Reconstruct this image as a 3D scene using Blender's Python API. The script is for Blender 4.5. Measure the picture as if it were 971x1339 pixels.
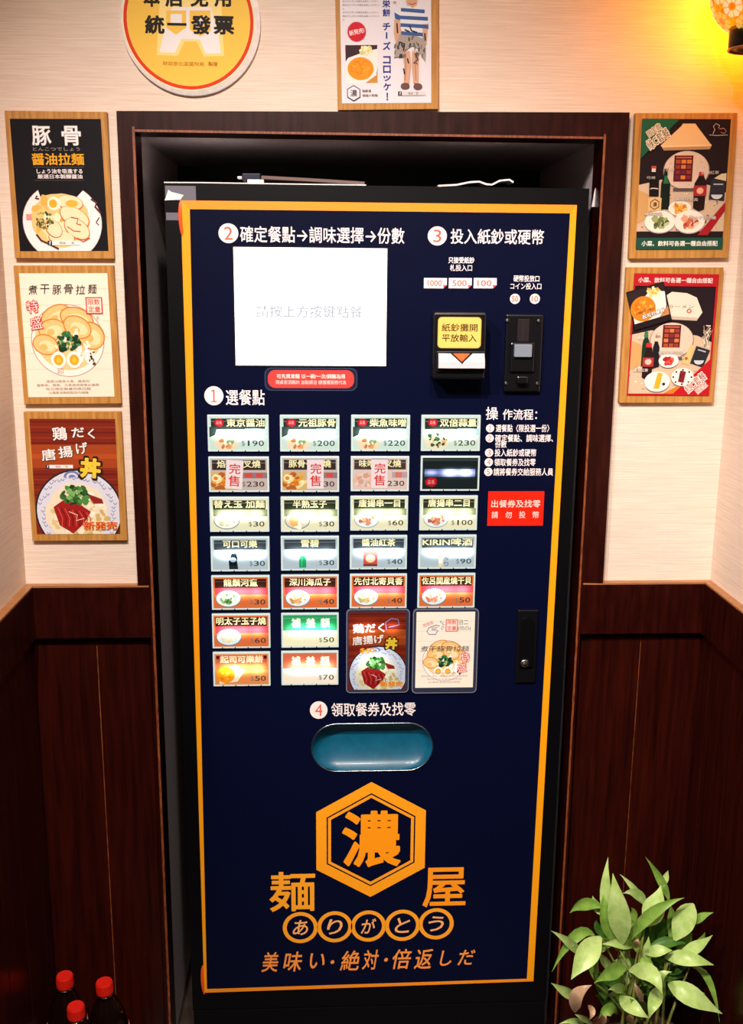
import bpy, bmesh, math, random
from mathutils import Vector, Matrix

random.seed(7)
SC = bpy.context.scene
COL = SC.collection
for _o in list(SC.objects):
    bpy.data.objects.remove(_o)

# ------------------------------------------------------------------ camera
IW, IH = 971.0, 1339.0
CX, CY, CZ = -0.0876, -1.6037, 1.2475
YAW, PITCH, ROLL, FPX = 0.0497, 0.2229, 0.0087, 1327.78
FW = Vector((math.sin(YAW) * math.cos(PITCH), math.cos(YAW) * math.cos(PITCH), -math.sin(PITCH)))
_r0 = Vector((math.cos(YAW), -math.sin(YAW), 0))
_u0 = _r0.cross(FW)
RT = _r0 * math.cos(ROLL) + _u0 * math.sin(ROLL)
UP = -_r0 * math.sin(ROLL) + _u0 * math.cos(ROLL)
cam_data = bpy.data.cameras.new('camera')
cam = bpy.data.objects.new('camera', cam_data)
COL.objects.link(cam)
cam_data.sensor_fit = 'VERTICAL'
cam_data.sensor_height = 24.0
cam_data.lens = FPX / IH * 24.0
cam_data.clip_start = 0.02
m = Matrix((RT, UP, -FW)).transposed().to_4x4()
m.translation = Vector((CX, CY, CZ))
cam.matrix_world = m
SC.camera = cam

# ------------------------------------------------------------------ view, world and lamps
SC.view_settings.view_transform = 'Standard'
SC.view_settings.look = 'None'
SC.view_settings.exposure = 0.0
SC.view_settings.gamma = 1.0
SC.view_settings.use_curve_mapping = False
world = bpy.data.worlds.new('world')
SC.world = world
world.use_nodes = True
world.node_tree.nodes['Background'].inputs[0].default_value = (1.0, 0.85, 0.7, 1)
world.node_tree.nodes['Background'].inputs[1].default_value = 0.05


def lamp(name, kind, loc, energy, color, size=0.05, target=None, angle=None, blend=0.5):
    d = bpy.data.lights.new(name, kind)
    d.energy = energy
    d.color = color
    if kind == 'AREA':
        d.shape = 'DISK'
        d.size = size
    else:
        d.shadow_soft_size = size
    if kind == 'SPOT':
        d.spot_size = angle
        d.spot_blend = blend
    o = bpy.data.objects.new(name, d)
    o.location = loc
    if target is not None:
        o.rotation_euler = (Vector(target) - Vector(loc)).to_track_quat('-Z', 'Y').to_euler()
    COL.objects.link(o)
    return o


# ceiling spot, in front and to the left: makes the frame and board shadows
lamp('ceiling_spot_left', 'SPOT', (-0.42, -1.75, 2.5), 205, (1.0, 0.87, 0.79), 0.035, (-0.05, 0, 0.74), 0.87, 0.7)
# second ceiling spot nearer the middle: lights the left reveal of the alcove
lamp('ceiling_spot_middle', 'SPOT', (0.08, -1.75, 2.5), 80, (1.0, 0.87, 0.79), 0.05, (-0.1, 0, 0.5), 0.8, 0.6)
# spot further left in the room: reaches the right wall and the plant, not the left corner
lamp('ceiling_spot_far_left', 'SPOT', (-1.25, -2.0, 2.45), 185, (1.0, 0.88, 0.80), 0.04, (0.45, -0.1, 0.6), 0.6, 0.7)
# unseen area fill added under the ceiling to lift the ambient light
lamp('room_fill_light', 'AREA', (0.2, -2.4, 2.52), 14, (1.0, 0.82, 0.66), 0.6, (0.2, -1.6, 0))

FLOOR = -0.13
CEIL = 2.6
T = 0.014          # depth of the papered wall behind the frame front
XL, XR = -0.571, 0.5662


def at(px, py, Y=0.0):
    """point of the plane y = Y seen at photo pixel (px, py)"""
    d = FW + RT * ((px - IW / 2) / FPX) + UP * ((IH / 2 - py) / FPX)
    return Vector((CX, CY, CZ)) + d * ((Y - CY) / d.y)


def depth_of(p):
    return (p - Vector((CX, CY, CZ))).dot(FW)


# ------------------------------------------------------------------ materials
def lin(c):
    if isinstance(c, str):
        c = c.lstrip('#')
        c = [int(c[i:i + 2], 16) / 255 for i in (0, 2, 4)]
    return tuple((x / 12.92 if x <= 0.04045 else ((x + 0.055) / 1.055) ** 2.4) for x in c)


def mat(name, color, rough=0.5, metal=0.0, spec=0.5, coat=0.0, emit=None, estr=0.0, trans=0.0):
    mt = bpy.data.materials.new(name)
    mt.use_nodes = True
    b = mt.node_tree.nodes['Principled BSDF']
    b.inputs['Base Color'].default_value = (*lin(color), 1)
    b.inputs['Roughness'].default_value = rough
    b.inputs['Metallic'].default_value = metal
    b.inputs['Specular IOR Level'].default_value = spec
    b.inputs['Coat Weight'].default_value = coat
    b.inputs['Coat Roughness'].default_value = 0.12
    b.inputs['Transmission Weight'].default_value = trans
    if emit:
        b.inputs['Emission Color'].default_value = (*lin(emit), 1)
        b.inputs['Emission Strength'].default_value = estr
    return mt


def grain(mt, c1, c2, scale=(1, 1, 1), nscale=6.0, bump=0.0, detail=6.0, lo=0.3, hi=0.7, rough=None):
    """mixes two colours with a stretched noise, optional relief"""
    nt = mt.node_tree
    N, L = nt.nodes, nt.links
    b = N['Principled BSDF']
    tc = N.new('ShaderNodeTexCoord')
    mp = N.new('ShaderNodeMapping')
    mp.inputs['Scale'].default_value = scale
    nz = N.new('ShaderNodeTexNoise')
    nz.inputs['Scale'].default_value = nscale
    nz.inputs['Detail'].default_value = detail
    nz.inputs['Roughness'].default_value = 0.6
    cr = N.new('ShaderNodeValToRGB')
    cr.color_ramp.elements[0].position = lo
    cr.color_ramp.elements[1].position = hi
    cr.color_ramp.elements[0].color = (*lin(c1), 1)
    cr.color_ramp.elements[1].color = (*lin(c2), 1)
    L.new(tc.outputs['Object'], mp.inputs[0])
    L.new(mp.outputs[0], nz.inputs[0])
    L.new(nz.outputs['Fac'], cr.inputs[0])
    L.new(cr.outputs[0], b.inputs['Base Color'])
    if bump:
        bp = N.new('ShaderNodeBump')
        bp.inputs['Strength'].default_value = bump
        bp.inputs['Distance'].default_value = 0.002
        L.new(nz.outputs['Fac'], bp.inputs['Height'])
        L.new(bp.outputs[0], b.inputs['Normal'])
    if rough:
        mr = N.new('ShaderNodeMapRange')
        mr.inputs['To Min'].default_value = rough[0]
        mr.inputs['To Max'].default_value = rough[1]
        L.new(nz.outputs['Fac'], mr.inputs[0])
        L.new(mr.outputs[0], b.inputs['Roughness'])
    return mt


M = {}
M['paper_wall'] = grain(mat('wallpaper', '#e6d2c2', 0.75, spec=0.2), '#dcc6b4', '#ecdbcc', (1.5, 1.5, 60), 9, 0.25, 5, 0.3, 0.7)
M['mahogany'] = grain(mat('mahogany_varnish', '#2a0c08', 0.3, spec=0.25, coat=0.08), '#170302', '#360b05', (9, 9, 1.2), 9, 0.06, 6, 0.3, 0.75, (0.26, 0.42))
M['plank'] = grain(mat('plank_varnish', '#2a0c08', 0.32, spec=0.3, coat=0.08), '#150302', '#3c0c04', (14, 14, 0.9), 7, 0.08, 6, 0.25, 0.8, (0.26, 0.44))
M['edge_wood'] = grain(mat('pale_edge', '#7a3a1c', 0.45), '#5a2410', '#a0582c', (120, 120, 12), 6, 0.1, 5, 0.35, 0.7)  # pale seam wood; on the lining edges its paleness stands in for light
M['rail_top'] = grain(mat('rail_top_edge', '#a06a3a', 0.4), '#8a5830', '#b57c48', (3, 30, 30), 6, 0.0)
M['charcoal'] = grain(mat('charcoal_fabric', '#4a444c', 0.6), '#b8aeb2', '#d4cace', (40, 40, 40), 5, 0.3)
M['niche_dark'] = grain(mat('niche_dark', '#0a0a12', 0.4), '#07070d', '#0e0e18', (6, 6, 6), 5, 0.0)
M['black'] = grain(mat('black_steel', '#0b0b10', 0.42, spec=0.15), '#050508', '#08080c', (60, 60, 60), 6, 0.02)
M['black_plastic'] = mat('black_plastic', '#0c0c10', 0.28)
M['navy'] = grain(mat('navy_panel', '#10162f', 0.35, spec=0.12), '#050923', '#070d2b', (80, 80, 80), 6, 0.01)
M['orange'] = mat('orange_tape', '#ffa60e', 0.4)
M['orange_top'] = mat('orange_tape_worn', '#ff961c', 0.4)
M['red_curl'] = mat('orange_tape_curled', '#ee5a18', 0.4)
M['gold'] = grain(mat('gold_print', '#f0941c', 0.4), '#f29014', '#ffb040', (5, 5, 5), 3)
M['white_print'] = mat('white_print', '#f4e9e6', 0.5)
M['red_digit'] = mat('red_print', '#e2604e', 0.5)
M['teal'] = grain(mat('teal_plastic', '#0a5a72', 0.36, coat=0.1), '#06506a', '#0a5e7c', (20, 20, 20), 3)
M['silver'] = mat('silver_metal', '#c9c9cc', 0.25, metal=1.0)
M['silver_plastic'] = mat('pale_plastic', '#c9c6cc', 0.3)
M['grey_plastic'] = mat('grey_button', '#7d8796', 0.4)
M['oak'] = grain(mat('oak_board', '#c08a4a', 0.5, spec=0.3), '#a06828', '#c8944c', (40, 40, 2.5), 5, 0.1, 6, 0.3, 0.7)
M['white_paper'] = grain(mat('white_paper', '#efeaea', 0.6), '#e4dede', '#f6f2f2', (30, 30, 30), 4)
M['brown_card'] = mat('brown_card', '#6a5450', 0.6)
M['tape'] = mat('grey_tape', '#6c6a78', 0.35)
M['cola'] = mat('cola_dark', '#120604', 0.06, spec=0.6, coat=0.5)
M['red_cap'] = mat('red_cap', '#d81e12', 0.32)
M['bottle_label'] = grain(mat('bottle_label', '#e0505a', 0.35), '#d8404c', '#ef9aa0', (3, 3, 60), 4)
M['pot'] = grain(mat('terracotta', '#5a2a1a', 0.6), '#4a2014', '#6a3422', (10, 10, 10), 5, 0.1)
M['soil'] = grain(mat('soil', '#3a2416', 0.9), '#2a180e', '#6a4a38', (80, 80, 80), 4, 0.8)
M['stem'] = grain(mat('stem', '#6a7a30', 0.5), '#5a5a24', '#8a9a48', (40, 40, 10), 5)
M['floor'] = grain(mat('floor_stone', '#3a3028', 0.5), '#30271f', '#453a30', (6, 6, 6), 4)
M['ceiling'] = grain(mat('ceiling_paint', '#6a5440', 0.8), '#645040', '#705a48', (6, 6, 6), 4)
M['screen'] = mat('lit_screen', '#ffffff', 0.3, emit='#f8f9ff', estr=1.12)
M['screen_text'] = mat('lit_screen_text', '#000000', 0.9, spec=0.0, emit='#c4c8ce', estr=1.0)
M['clear_edge'] = mat('clear_acrylic_edge', '#9aa8a8', 0.2, emit='#dcf0e8', estr=0.42)
M['pouch_edge'] = mat('laminate_margin', '#4a4c5c', 0.2)
M['lantern_metal'] = mat('bronze_fitting', '#160a06', 0.4, metal=0.3)
M['lantern_rim'] = mat('bronze_rim', '#c08060', 0.35, metal=0.4)


def leaf_mat(name, c1, c2):
    mt = grain(mat(name, c1, 0.36, spec=0.4), c1, c2, (12, 12, 12), 4, 0.05)
    return mt


M['leaf_light'] = leaf_mat('leaf_light', '#9abe5c', '#c6de90')
M['leaf_mid'] = leaf_mat('leaf_mid', '#648e34', '#90b650')
M['leaf_dark'] = leaf_mat('leaf_dark', '#2f5a1c', '#4c7a2c')
M['leaf_dry'] = leaf_mat('leaf_dry', '#b08a6a', '#d6b090')


def print_material(name, rough=0.55):
    mt = mat(name, '#ffffff', rough, spec=0.15)
    N, L = mt.node_tree.nodes, mt.node_tree.links
    a = N.new('ShaderNodeAttribute')
    a.attribute_name = 'Col'
    L.new(a.outputs['Color'], N['Principled BSDF'].inputs['Base Color'])
    return mt


def backlit(name, base, spots, tint=(0.93, 1.0, 1.0)):
    """printed film in front of small lamps: colour x (even glow + a few hot spots), a lit sign"""
    mt = print_material(name, 0.3)
    N, L = mt.node_tree.nodes, mt.node_tree.links
    b = N['Principled BSDF']
    a = [n for n in N if n.type == 'ATTRIBUTE'][0]
    # a translucent film reflects little of the room light
    film = N.new('ShaderNodeMix')
    film.data_type = 'RGBA'
    film.blend_type = 'MULTIPLY'
    film.inputs[0].default_value = 1.0
    film.inputs[7].default_value = (0.3, 0.3, 0.3, 1)
    L.new(a.outputs['Color'], film.inputs[6])
    L.new(film.outputs[2], b.inputs['Base Color'])
    uv = N.new('ShaderNodeUVMap')
    uv.uv_map = 'UVMap'
    sep = N.new('ShaderNodeSeparateXYZ')
    L.new(uv.outputs[0], sep.inputs[0])

    def mth(op, x, y=None):
        n = N.new('ShaderNodeMath')
        n.operation = op
        for i, v in enumerate((x, y)):
            if v is None:
                continue
            if isinstance(v, (int, float)):
                n.inputs[i].default_value = v
            else:
                L.new(v, n.inputs[i])
        return n.outputs[0]
    tot = None
    for (u, v, su, sv, amp) in spots:
        du = mth('DIVIDE', mth('SUBTRACT', sep.outputs[0], u), su)
        dv = mth('DIVIDE', mth('SUBTRACT', sep.outputs[1], v), sv)
        r2 = mth('ADD', mth('MULTIPLY', du, du), mth('MULTIPLY', dv, dv))
        g = mth('MULTIPLY', mth('EXPONENT', mth('MULTIPLY', r2, -1.0)), amp)
        tot = g if tot is None else mth('ADD', tot, g)
    tot = mth('ADD', tot, base) if tot is not None else None
    mx = N.new('ShaderNodeMix')
    mx.data_type = 'RGBA'
    mx.blend_type = 'MULTIPLY'
    mx.inputs[0].default_value = 1.0
    L.new(a.outputs['Color'], mx.inputs[6])
    mx.inputs[7].default_value = (*tint, 1)
    L.new(mx.outputs[2], b.inputs['Emission Color'])
    if tot is None:
        b.inputs['Emission Strength'].default_value = base
    else:
        L.new(tot, b.inputs['Emission Strength'])
    return mt


M['print'] = print_material('colour_print')
SP3 = [(0.27, 0.47, 0.16, 0.15, 9.0), (0.52, 0.47, 0.16, 0.15, 9.0), (0.80, 0.47, 0.13, 0.15, 9.0)]
M['lit'] = backlit('backlit_print', 0.74, SP3)
M['lit_dim'] = backlit('backlit_print_dim', 0.62, [])
M['lit_blank'] = backlit('backlit_print_blank', 0.5, [(0.16, 0.47, 0.10, 0.07, 10), (0.5, 0.47, 0.12, 0.10, 30), (0.78, 0.47, 0.12, 0.10, 30)])
M['lit_card'] = backlit('backlit_card', 0.5, [(0.3, 0.2, 0.22, 0.08, 3.5), (0.75, 0.2, 0.13, 0.07, 3.5), (0.42, 0.62, 0.25, 0.14, 1.5)])
M['lit_card_soft'] = backlit('backlit_card_soft', 0.82, [], (1.0, 0.95, 0.92))


# ------------------------------------------------------------------ mesh helpers
class MB:
    """collects vertices and faces (world coordinates) into one mesh object"""

    def __init__(self):
        self.v, self.f, self.c, self.uv = [], [], [], []
        self.smooth = []

    def add(self, verts, faces, color=None, uvs=None, smooth=False):
        o = len(self.v)
        self.v.extend(Vector(p) for p in verts)
        for f in faces:
            self.f.append([o + i for i in f])
            self.c.append(color)
            self.smooth.append(smooth)
        self.uv.extend(uvs if uvs else [(0, 0)] * len(verts))
        return self

    def box(self, x0, x1, y0, y1, z0, z1, bevel=0.0):
        if bevel <= 0:
            v = [(x, y, z) for x in (x0, x1) for y in (y0, y1) for z in (z0, z1)]
            self.add(v, [(0, 1, 3, 2), (4, 6, 7, 5), (0, 4, 5, 1), (2, 3, 7, 6), (0, 2, 6, 4), (1, 5, 7, 3)])
        else:
            bm = bmesh.new()
            bmesh.ops.create_cube(bm, size=1)
            for q in bm.verts:
                q.co = Vector(((x0 + x1) / 2 + q.co.x * (x1 - x0), (y0 + y1) / 2 + q.co.y * (y1 - y0), (z0 + z1) / 2 + q.co.z * (z1 - z0)))
            bmesh.ops.bevel(bm, geom=bm.edges[:], offset=bevel, segments=2, profile=0.5, affect='EDGES')
            self.bm(bm)
        return self

    def bm(self, bm, mtx=None, smooth=False):
        bm.verts.index_update()
        self.add([(mtx @ q.co) if mtx else q.co.copy() for q in bm.verts], [[q.index for q in f.verts] for f in bm.faces], smooth=smooth)
        bm.free()
        return self

    def prism(self, pts, y0, y1):
        """polygon in x,z extruded along y (points anticlockwise seen from -y)"""
        n = len(pts)
        v = [(p[0], y0, p[1]) for p in pts] + [(p[0], y1, p[1]) for p in pts]
        f = [list(range(n)), list(range(2 * n - 1, n - 1, -1))]
        for i in range(n):
            j = (i + 1) % n
            f.append([i, n + i, n + j, j])
        self.add(v, f)
        return self

    def lathe(self, prof, cx, cy, n=24, mtx=None):
        """prof: (r, z); closed rings about the vertical axis"""
        v, f = [], []
        for (r, z) in prof:
            for k in range(n):
                a = 2 * math.pi * k / n
                p = Vector((r * math.cos(a), r * math.sin(a), z))
                v.append((mtx @ p) if mtx else p + Vector((cx, cy, 0)))
        for i in range(len(prof) - 1):
            for k in range(n):
                k2 = (k + 1) % n
                f.append([i * n + k, i * n + k2, (i + 1) * n + k2, (i + 1) * n + k])
        f.append(list(range(n - 1, -1, -1)))
        f.append([(len(prof) - 1) * n + k for k in range(n)])
        self.add(v, f, smooth=True)
        return self

    def tube(self, pts, r, n=8, closed=False):
        v, f = [], []
        k = len(pts)
        for i, p in enumerate(pts):
            p = Vector(p)
            a = Vector(pts[(i - 1) % k] if (closed or i > 0) else pts[i])
            b = Vector(pts[(i + 1) % k] if (closed or i < k - 1) else pts[i])
            t = (b - a).normalized()
            ref = Vector((0, 1, 0)) if abs(t.y) < 0.9 else Vector((1, 0, 0))
            e1 = t.cross(ref).normalized()
            e2 = t.cross(e1)
            rr = r[i] if isinstance(r, (list, tuple)) else r
            for q in range(n):
                an = 2 * math.pi * q / n
                v.append(p + e1 * math.cos(an) * rr + e2 * math.sin(an) * rr)
        rng = k if closed else k - 1
        for i in range(rng):
            i2 = (i + 1) % k
            for q in range(n):
                q2 = (q + 1) % n
                f.append([i * n + q, i * n + q2, i2 * n + q2, i2 * n + q])
        if not closed:
            f.append(list(range(n - 1, -1, -1)))
            f.append([(k - 1) * n + q for q in range(n)])
        self.add(v, f, smooth=True)
        return self

    def build(self, name, material, parent=None, label=None, kind=None, props=None):
        me = bpy.data.meshes.new(name)
        off = root_loc(parent) if parent else Vector((0, 0, 0))
        me.from_pydata([tuple(p - off) for p in self.v], [], self.f)
        if any(c is not None for c in self.c):
            ca = me.color_attributes.new('Col', 'FLOAT_COLOR', 'CORNER')
            buf = []
            for poly, c in zip(self.f, self.c):
                cc = (*(c or (1, 1, 1)), 1.0)
                for _ in poly:
                    buf.extend(cc)
            ca.data.foreach_set('color', buf)
        if any(u != (0, 0) for u in self.uv):
            ul = me.uv_layers.new(name='UVMap')
            buf = []
            for poly in self.f:
                for i in poly:
                    buf.extend(self.uv[i])
            ul.data.foreach_set('uv', buf)
        if any(self.smooth):
            me.polygons.foreach_set('use_smooth', self.smooth)
        me.materials.append(M[material] if isinstance(material, str) else material)
        me.update()
        o = bpy.data.objects.new(name, me)
        COL.objects.link(o)
        if parent:
            o.parent = parent
        if label:
            o['label'] = label
        if kind:
            o['kind'] = kind
        for k, v in (props or {}).items():
            o[k] = v
        return o


def fix_normals(o):
    bm = bmesh.new()
    bm.from_mesh(o.data)
    bmesh.ops.recalc_face_normals(bm, faces=bm.faces[:])
    bm.to_mesh(o.data)
    bm.free()
    return o


def root_loc(o):
    while o.parent:
        o = o.parent
    return Vector(o.location)


def thing(name, label, cat, loc, group=None):
    o = bpy.data.objects.new(name, None)
    o.empty_display_size = 0.05
    o.location = loc
    COL.objects.link(o)
    o['label'] = label
    o['category'] = cat
    if group:
        o['group'] = group
    return o


def structure(name, mb, material, label=None):
    o = mb.build(name, material, kind='structure', label=label)
    return fix_normals(o)


# ------------------------------------------------------------------ flat print
GLYPH = {}
_fc = bpy.data.curves.new('glyph_source', 'FONT')
_fc.size = 1.0
_fc.resolution_u = 3
_fo = bpy.data.objects.new('glyph_source', _fc)
COL.objects.link(_fo)


def glyphs(s, bold=0.0, shear=0.0):
    """triangulated lettering, scaled to a unit box; bold grows every outline by a stroke of that half width"""
    key = (s, bold, shear)
    if key not in GLYPH:
        _fc.body = s
        _fc.shear = shear
        dg = bpy.context.evaluated_depsgraph_get()
        me = bpy.data.meshes.new_from_object(_fo.evaluated_get(dg))
        v = [(q.co.x, q.co.y) for q in me.vertices]
        f = [list(p.vertices) for p in me.polygons]
        bpy.data.meshes.remove(me)
        nfill = len(v)
        if bold > 0:
            count = {}
            for p in f:
                for i in range(len(p)):
                    e = (p[i], p[(i + 1) % len(p)])
                    k = (min(e), max(e))
                    count[k] = count.get(k, 0) + 1
            for (i, j), c in count.items():
                if c != 1:
                    continue
                (x0, y0), (x1, y1) = v[i], v[j]
                dx, dy = x1 - x0, y1 - y0
                l = math.hypot(dx, dy)
                if l < 1e-5:
                    continue
                dx, dy = dx / l * bold, dy / l * bold
                o = len(v)
                v += [(x0 - dx * 0.5 - dy, y0 - dy * 0.5 + dx), (x0 - dx - dy * 0.4, y0 - dy + dx * 0.4), (x0 - dx + dy * 0.4, y0 - dy - dx * 0.4), (x0 - dx * 0.5 + dy, y0 - dy * 0.5 - dx),
                      (x1 + dx * 0.5 + dy, y1 + dy * 0.5 - dx), (x1 + dx + dy * 0.4, y1 + dy - dx * 0.4), (x1 + dx - dy * 0.4, y1 + dy + dx * 0.4), (x1 + dx * 0.5 - dy, y1 + dy * 0.5 + dx)]
                f.append(list(range(o, o + 8)))
        x0, x1 = min(p[0] for p in v), max(p[0] for p in v)
        y0, y1 = min(p[1] for p in v), max(p[1] for p in v)
        w, h = max(x1 - x0, 1e-4), max(y1 - y0, 1e-4)
        GLYPH[key] = ([((p[0] - x0) / w, (p[1] - y0) / h, 2.6e-5 if (i < nfill and bold > 0) else ((i - nfill) // 8 % 24) * 1e-6) for i, p in enumerate(v)], f, w, h)
    return GLYPH[key]


def clip01(pts):
    """cut a polygon to the sheet"""
    for ax, lim, sg in ((0, 0.0, 1), (0, 1.0, -1), (1, 0.0, 1), (1, 1.0, -1)):
        out = []
        for i in range(len(pts)):
            p, q = pts[i - 1], pts[i]
            dp, dq = (p[ax] - lim) * sg, (q[ax] - lim) * sg
            if (dp < 0) != (dq < 0):
                t = dp / (dp - dq)
                out.append((p[0] + (q[0] - p[0]) * t, p[1] + (q[1] - p[1]) * t))
            if dq >= 0:
                out.append(q)
        pts = out
        if len(pts) < 3:
            return []
    return pts


class Print:
    """flat print on a small frame: u to the right 0..1, v downwards 0..1; layers lie on each other like ink and film"""

    def __init__(self, center, ux, uz, w, h, parent, step=0.000006):
        self.o, self.ux, self.uz, self.w, self.h = center, ux, uz, w, h
        self.n = ux.cross(uz).normalized()
        if self.n.y > 0:
            self.n = -self.n
        self.parent, self.z, self.step, self.mb = parent, 0.0, step, None
        self.asp = h / w

    def begin(self):
        self.mb = MB()
        return self

    def end(self, name, material='print', label=None, parent=None):
        return self.mb.build(name, material, parent or self.parent, label)

    def P(self, u, v):
        return self.o + self.ux * ((u - 0.5) * self.w) + self.uz * ((0.5 - v) * self.h) + self.n * self.z

    def raw(self, pts, faces, color, dz=None):
        self.z += self.step
        out = []
        for fc in faces:      # all faces wind the same way, towards the viewer
            ar = sum(pts[fc[i - 1]][0] * pts[fc[i]][1] - pts[fc[i]][0] * pts[fc[i - 1]][1] for i in range(len(fc)))
            out.append(list(fc) if ar < 0 else list(fc)[::-1])
        faces = out
        base = [self.P(*p) for p in pts]
        if dz:
            base = [p + self.n * d for p, d in zip(base, dz)]
        self.mb.add(base, faces, lin(color), [(p[0], p[1]) if p != (0, 0) else (1e-5, 0) for p in pts])

    def poly(self, pts, color):
        pts = clip01(pts)
        if len(pts) < 3:
            return
        self.raw(pts, [list(range(len(pts)))], color)

    def rect(self, u0, v0, u1, v1, color, rot=0.0):
        pts = [(u0, v1), (u1, v1), (u1, v0), (u0, v0)]
        if rot:
            pts = self.rot(pts, (u0 + u1) / 2, (v0 + v1) / 2, rot)
        self.poly(pts, color)

    def rot(self, pts, cu, cv, a):
        c, s = math.cos(a), math.sin(a)
        out = []
        for u, v in pts:
            x, y = (u - cu), (v - cv) * self.asp
            out.append((cu + x * c - y * s, cv + (x * s + y * c) / self.asp))
        return out

    def ell(self, cu, cv, ru, rv=None, color='#ffffff', n=28, a0=0.0, a1=360.0, rot=0.0, jit=0.0):
        if rv is None:
            rv = ru / self.asp
        pts = []
        k = n if a1 - a0 >= 360 else n + 1
        for i in range(k):
            a = math.radians(a0 + (a1 - a0) * i / n)
            j = 1 + random.uniform(-jit, jit)
            pts.append((cu + ru * math.cos(a) * j, cv + rv * math.sin(a) * j))
        if rot:
            pts = self.rot(pts, cu, cv, rot)
        self.poly(pts[::-1], color)

    def ring(self, cu, cv, r0, r1, color, n=40):
        pts = []
        for i in range(n):
            a = 2 * math.pi * i / n
            for r in (r0, r1):
                pts.append((cu + r * math.cos(a), cv + r / self.asp * math.sin(a)))
        self.raw(pts, [[2 * i, 2 * i + 1, (2 * i + 3) % (2 * n), (2 * i + 2) % (2 * n)] for i in range(n)], color)

    def stroke(self, pts, w, color):
        """polyline of width w (in u units)"""
        P2 = [(u, v * self.asp) for u, v in pts]
        a, b = [], []
        for i, p in enumerate(P2):
            q0, q1 = P2[max(0, i - 1)], P2[min(len(P2) - 1, i + 1)]
            dx, dy = q1[0] - q0[0], q1[1] - q0[1]
            l = math.hypot(dx, dy) or 1
            nx, ny = -dy / l * w / 2, dx / l * w / 2
            a.append((p[0] + nx, (p[1] + ny) / self.asp))
            b.append((p[0] - nx, (p[1] - ny) / self.asp))
        n = len(pts)
        if all(0 <= p[0] <= 1 and 0 <= p[1] <= 1 for p in a + b):
            self.raw(a + b, [[i, i + 1, n + i + 1, n + i] for i in range(n - 1)], color)
        else:
            for i in range(n - 1):
                self.poly([a[i], a[i + 1], b[i + 1], b[i]], color)

    def text(self, s, cu, cv, w, h, color, bold=0.0, rot=0.0, shear=0.0, outline=None, ow=0.03):
        """one line of lettering fitted to a box w x h centred on cu, cv"""
        if outline:
            v, f, gw, gh = glyphs(s, bold, shear)
            v2, f2, gw2, gh2 = glyphs(s, bold + ow, shear)
            self._txt(v2, f2, cu, cv, w * gw2 / gw, h * gh2 / gh, outline, rot)
        v, f, gw, gh = glyphs(s, bold, shear)
        self._txt(v, f, cu, cv, w, h, color, rot)

    def _txt(self, v, f, cu, cv, w, h, color, rot):
        pts = [(cu + (p[0] - 0.5) * w, cv - (p[1] - 0.5) * h) for p in v]
        if rot:
            pts = self.rot(pts, cu, cv, rot)
        # strokes of bold lettering lie on one another like ink, the fill on top
        self.raw(pts, f, color, [p[2] for p in v])
        if any(p[2] for p in v):
            self.z += 2.6e-5

    def vtext(self, s, cu, v0, v1, w, color, bold=0.0):
        n = len(s)
        st = (v1 - v0) / n
        for i, ch in enumerate(s):
            if ch == ' ':
                continue
            if ch == 'ー':
                self.rect(cu - w * 0.09, v0 + st * (i + 0.12), cu + w * 0.09, v0 + st * (i + 0.88), color)
                continue
            self.text(ch, cu, v0 + st * (i + 0.5), w, st * 0.84, color, bold)

    def blobs(self, cu, cv, ru, rv, colors, n, size, seed=1, k=9, jit=0.25):
        rg = random.Random(seed)
        for i in range(n):
            a, r = rg.uniform(0, 6.283), math.sqrt(rg.random())
            s = size * rg.uniform(0.6, 1.3)
            u, v = cu + ru * r * math.cos(a), cv + rv * r * math.sin(a)
            pts = []
            rot = rg.uniform(0, 6.28)
            el = rg.uniform(0.5, 1.0)
            for q in range(k):
                an = 2 * math.pi * q / k
                j = 1 + rg.uniform(-jit, jit)
                x, y = s * math.cos(an) * j, s * el * math.sin(an) * j
                pts.append((u + x * math.cos(rot) - y * math.sin(rot), v + (x * math.sin(rot) + y * math.cos(rot)) / self.asp))
            self.poly(pts[::-1], colors[i % len(colors)])


def pframe(x0, y0, x1, y1, Y, parent, step=0.000006):
    """axis-aligned frame on the plane y = Y over a photo rectangle"""
    c = at((x0 + x1) / 2, (y0 + y1) / 2, Y)
    w = abs(at(x1, (y0 + y1) / 2, Y).x - at(x0, (y0 + y1) / 2, Y).x)
    h = abs(at((x0 + x1) / 2, y0, Y).z - at((x0 + x1) / 2, y1, Y).z)
    return Print(c, Vector((1, 0, 0)), Vector((0, 0, 1)), w, h, parent, step)


def qframe(tl, tr, br, bl, Y, parent, step=0.000006):
    """frame (possibly tilted) from four photo corners on the plane y = Y"""
    a, b, c, d = (at(*p, Y) for p in (tl, tr, br, bl))
    cen = (a + b + c + d) / 4
    ux = ((b - a) + (c - d)).normalized()
    uz = Vector((0, 1, 0)).cross(ux) * -1
    uz = Vector((-ux.z, 0, ux.x))
    w = ((b - a).length + (c - d).length) / 2
    h = ((a - d).length + (b - c).length) / 2
    return Print(cen, ux, uz, w, h, parent, step)


# ================================================================== THE SETTING
NL, NR, NTOP = -0.3625, 0.338, 1.4605       # inner faces of the alcove lining
RZ = 0.7615                                  # top of the wooden wainscot rail
YB = 0.46                                    # back of the alcove

w = MB()
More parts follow.
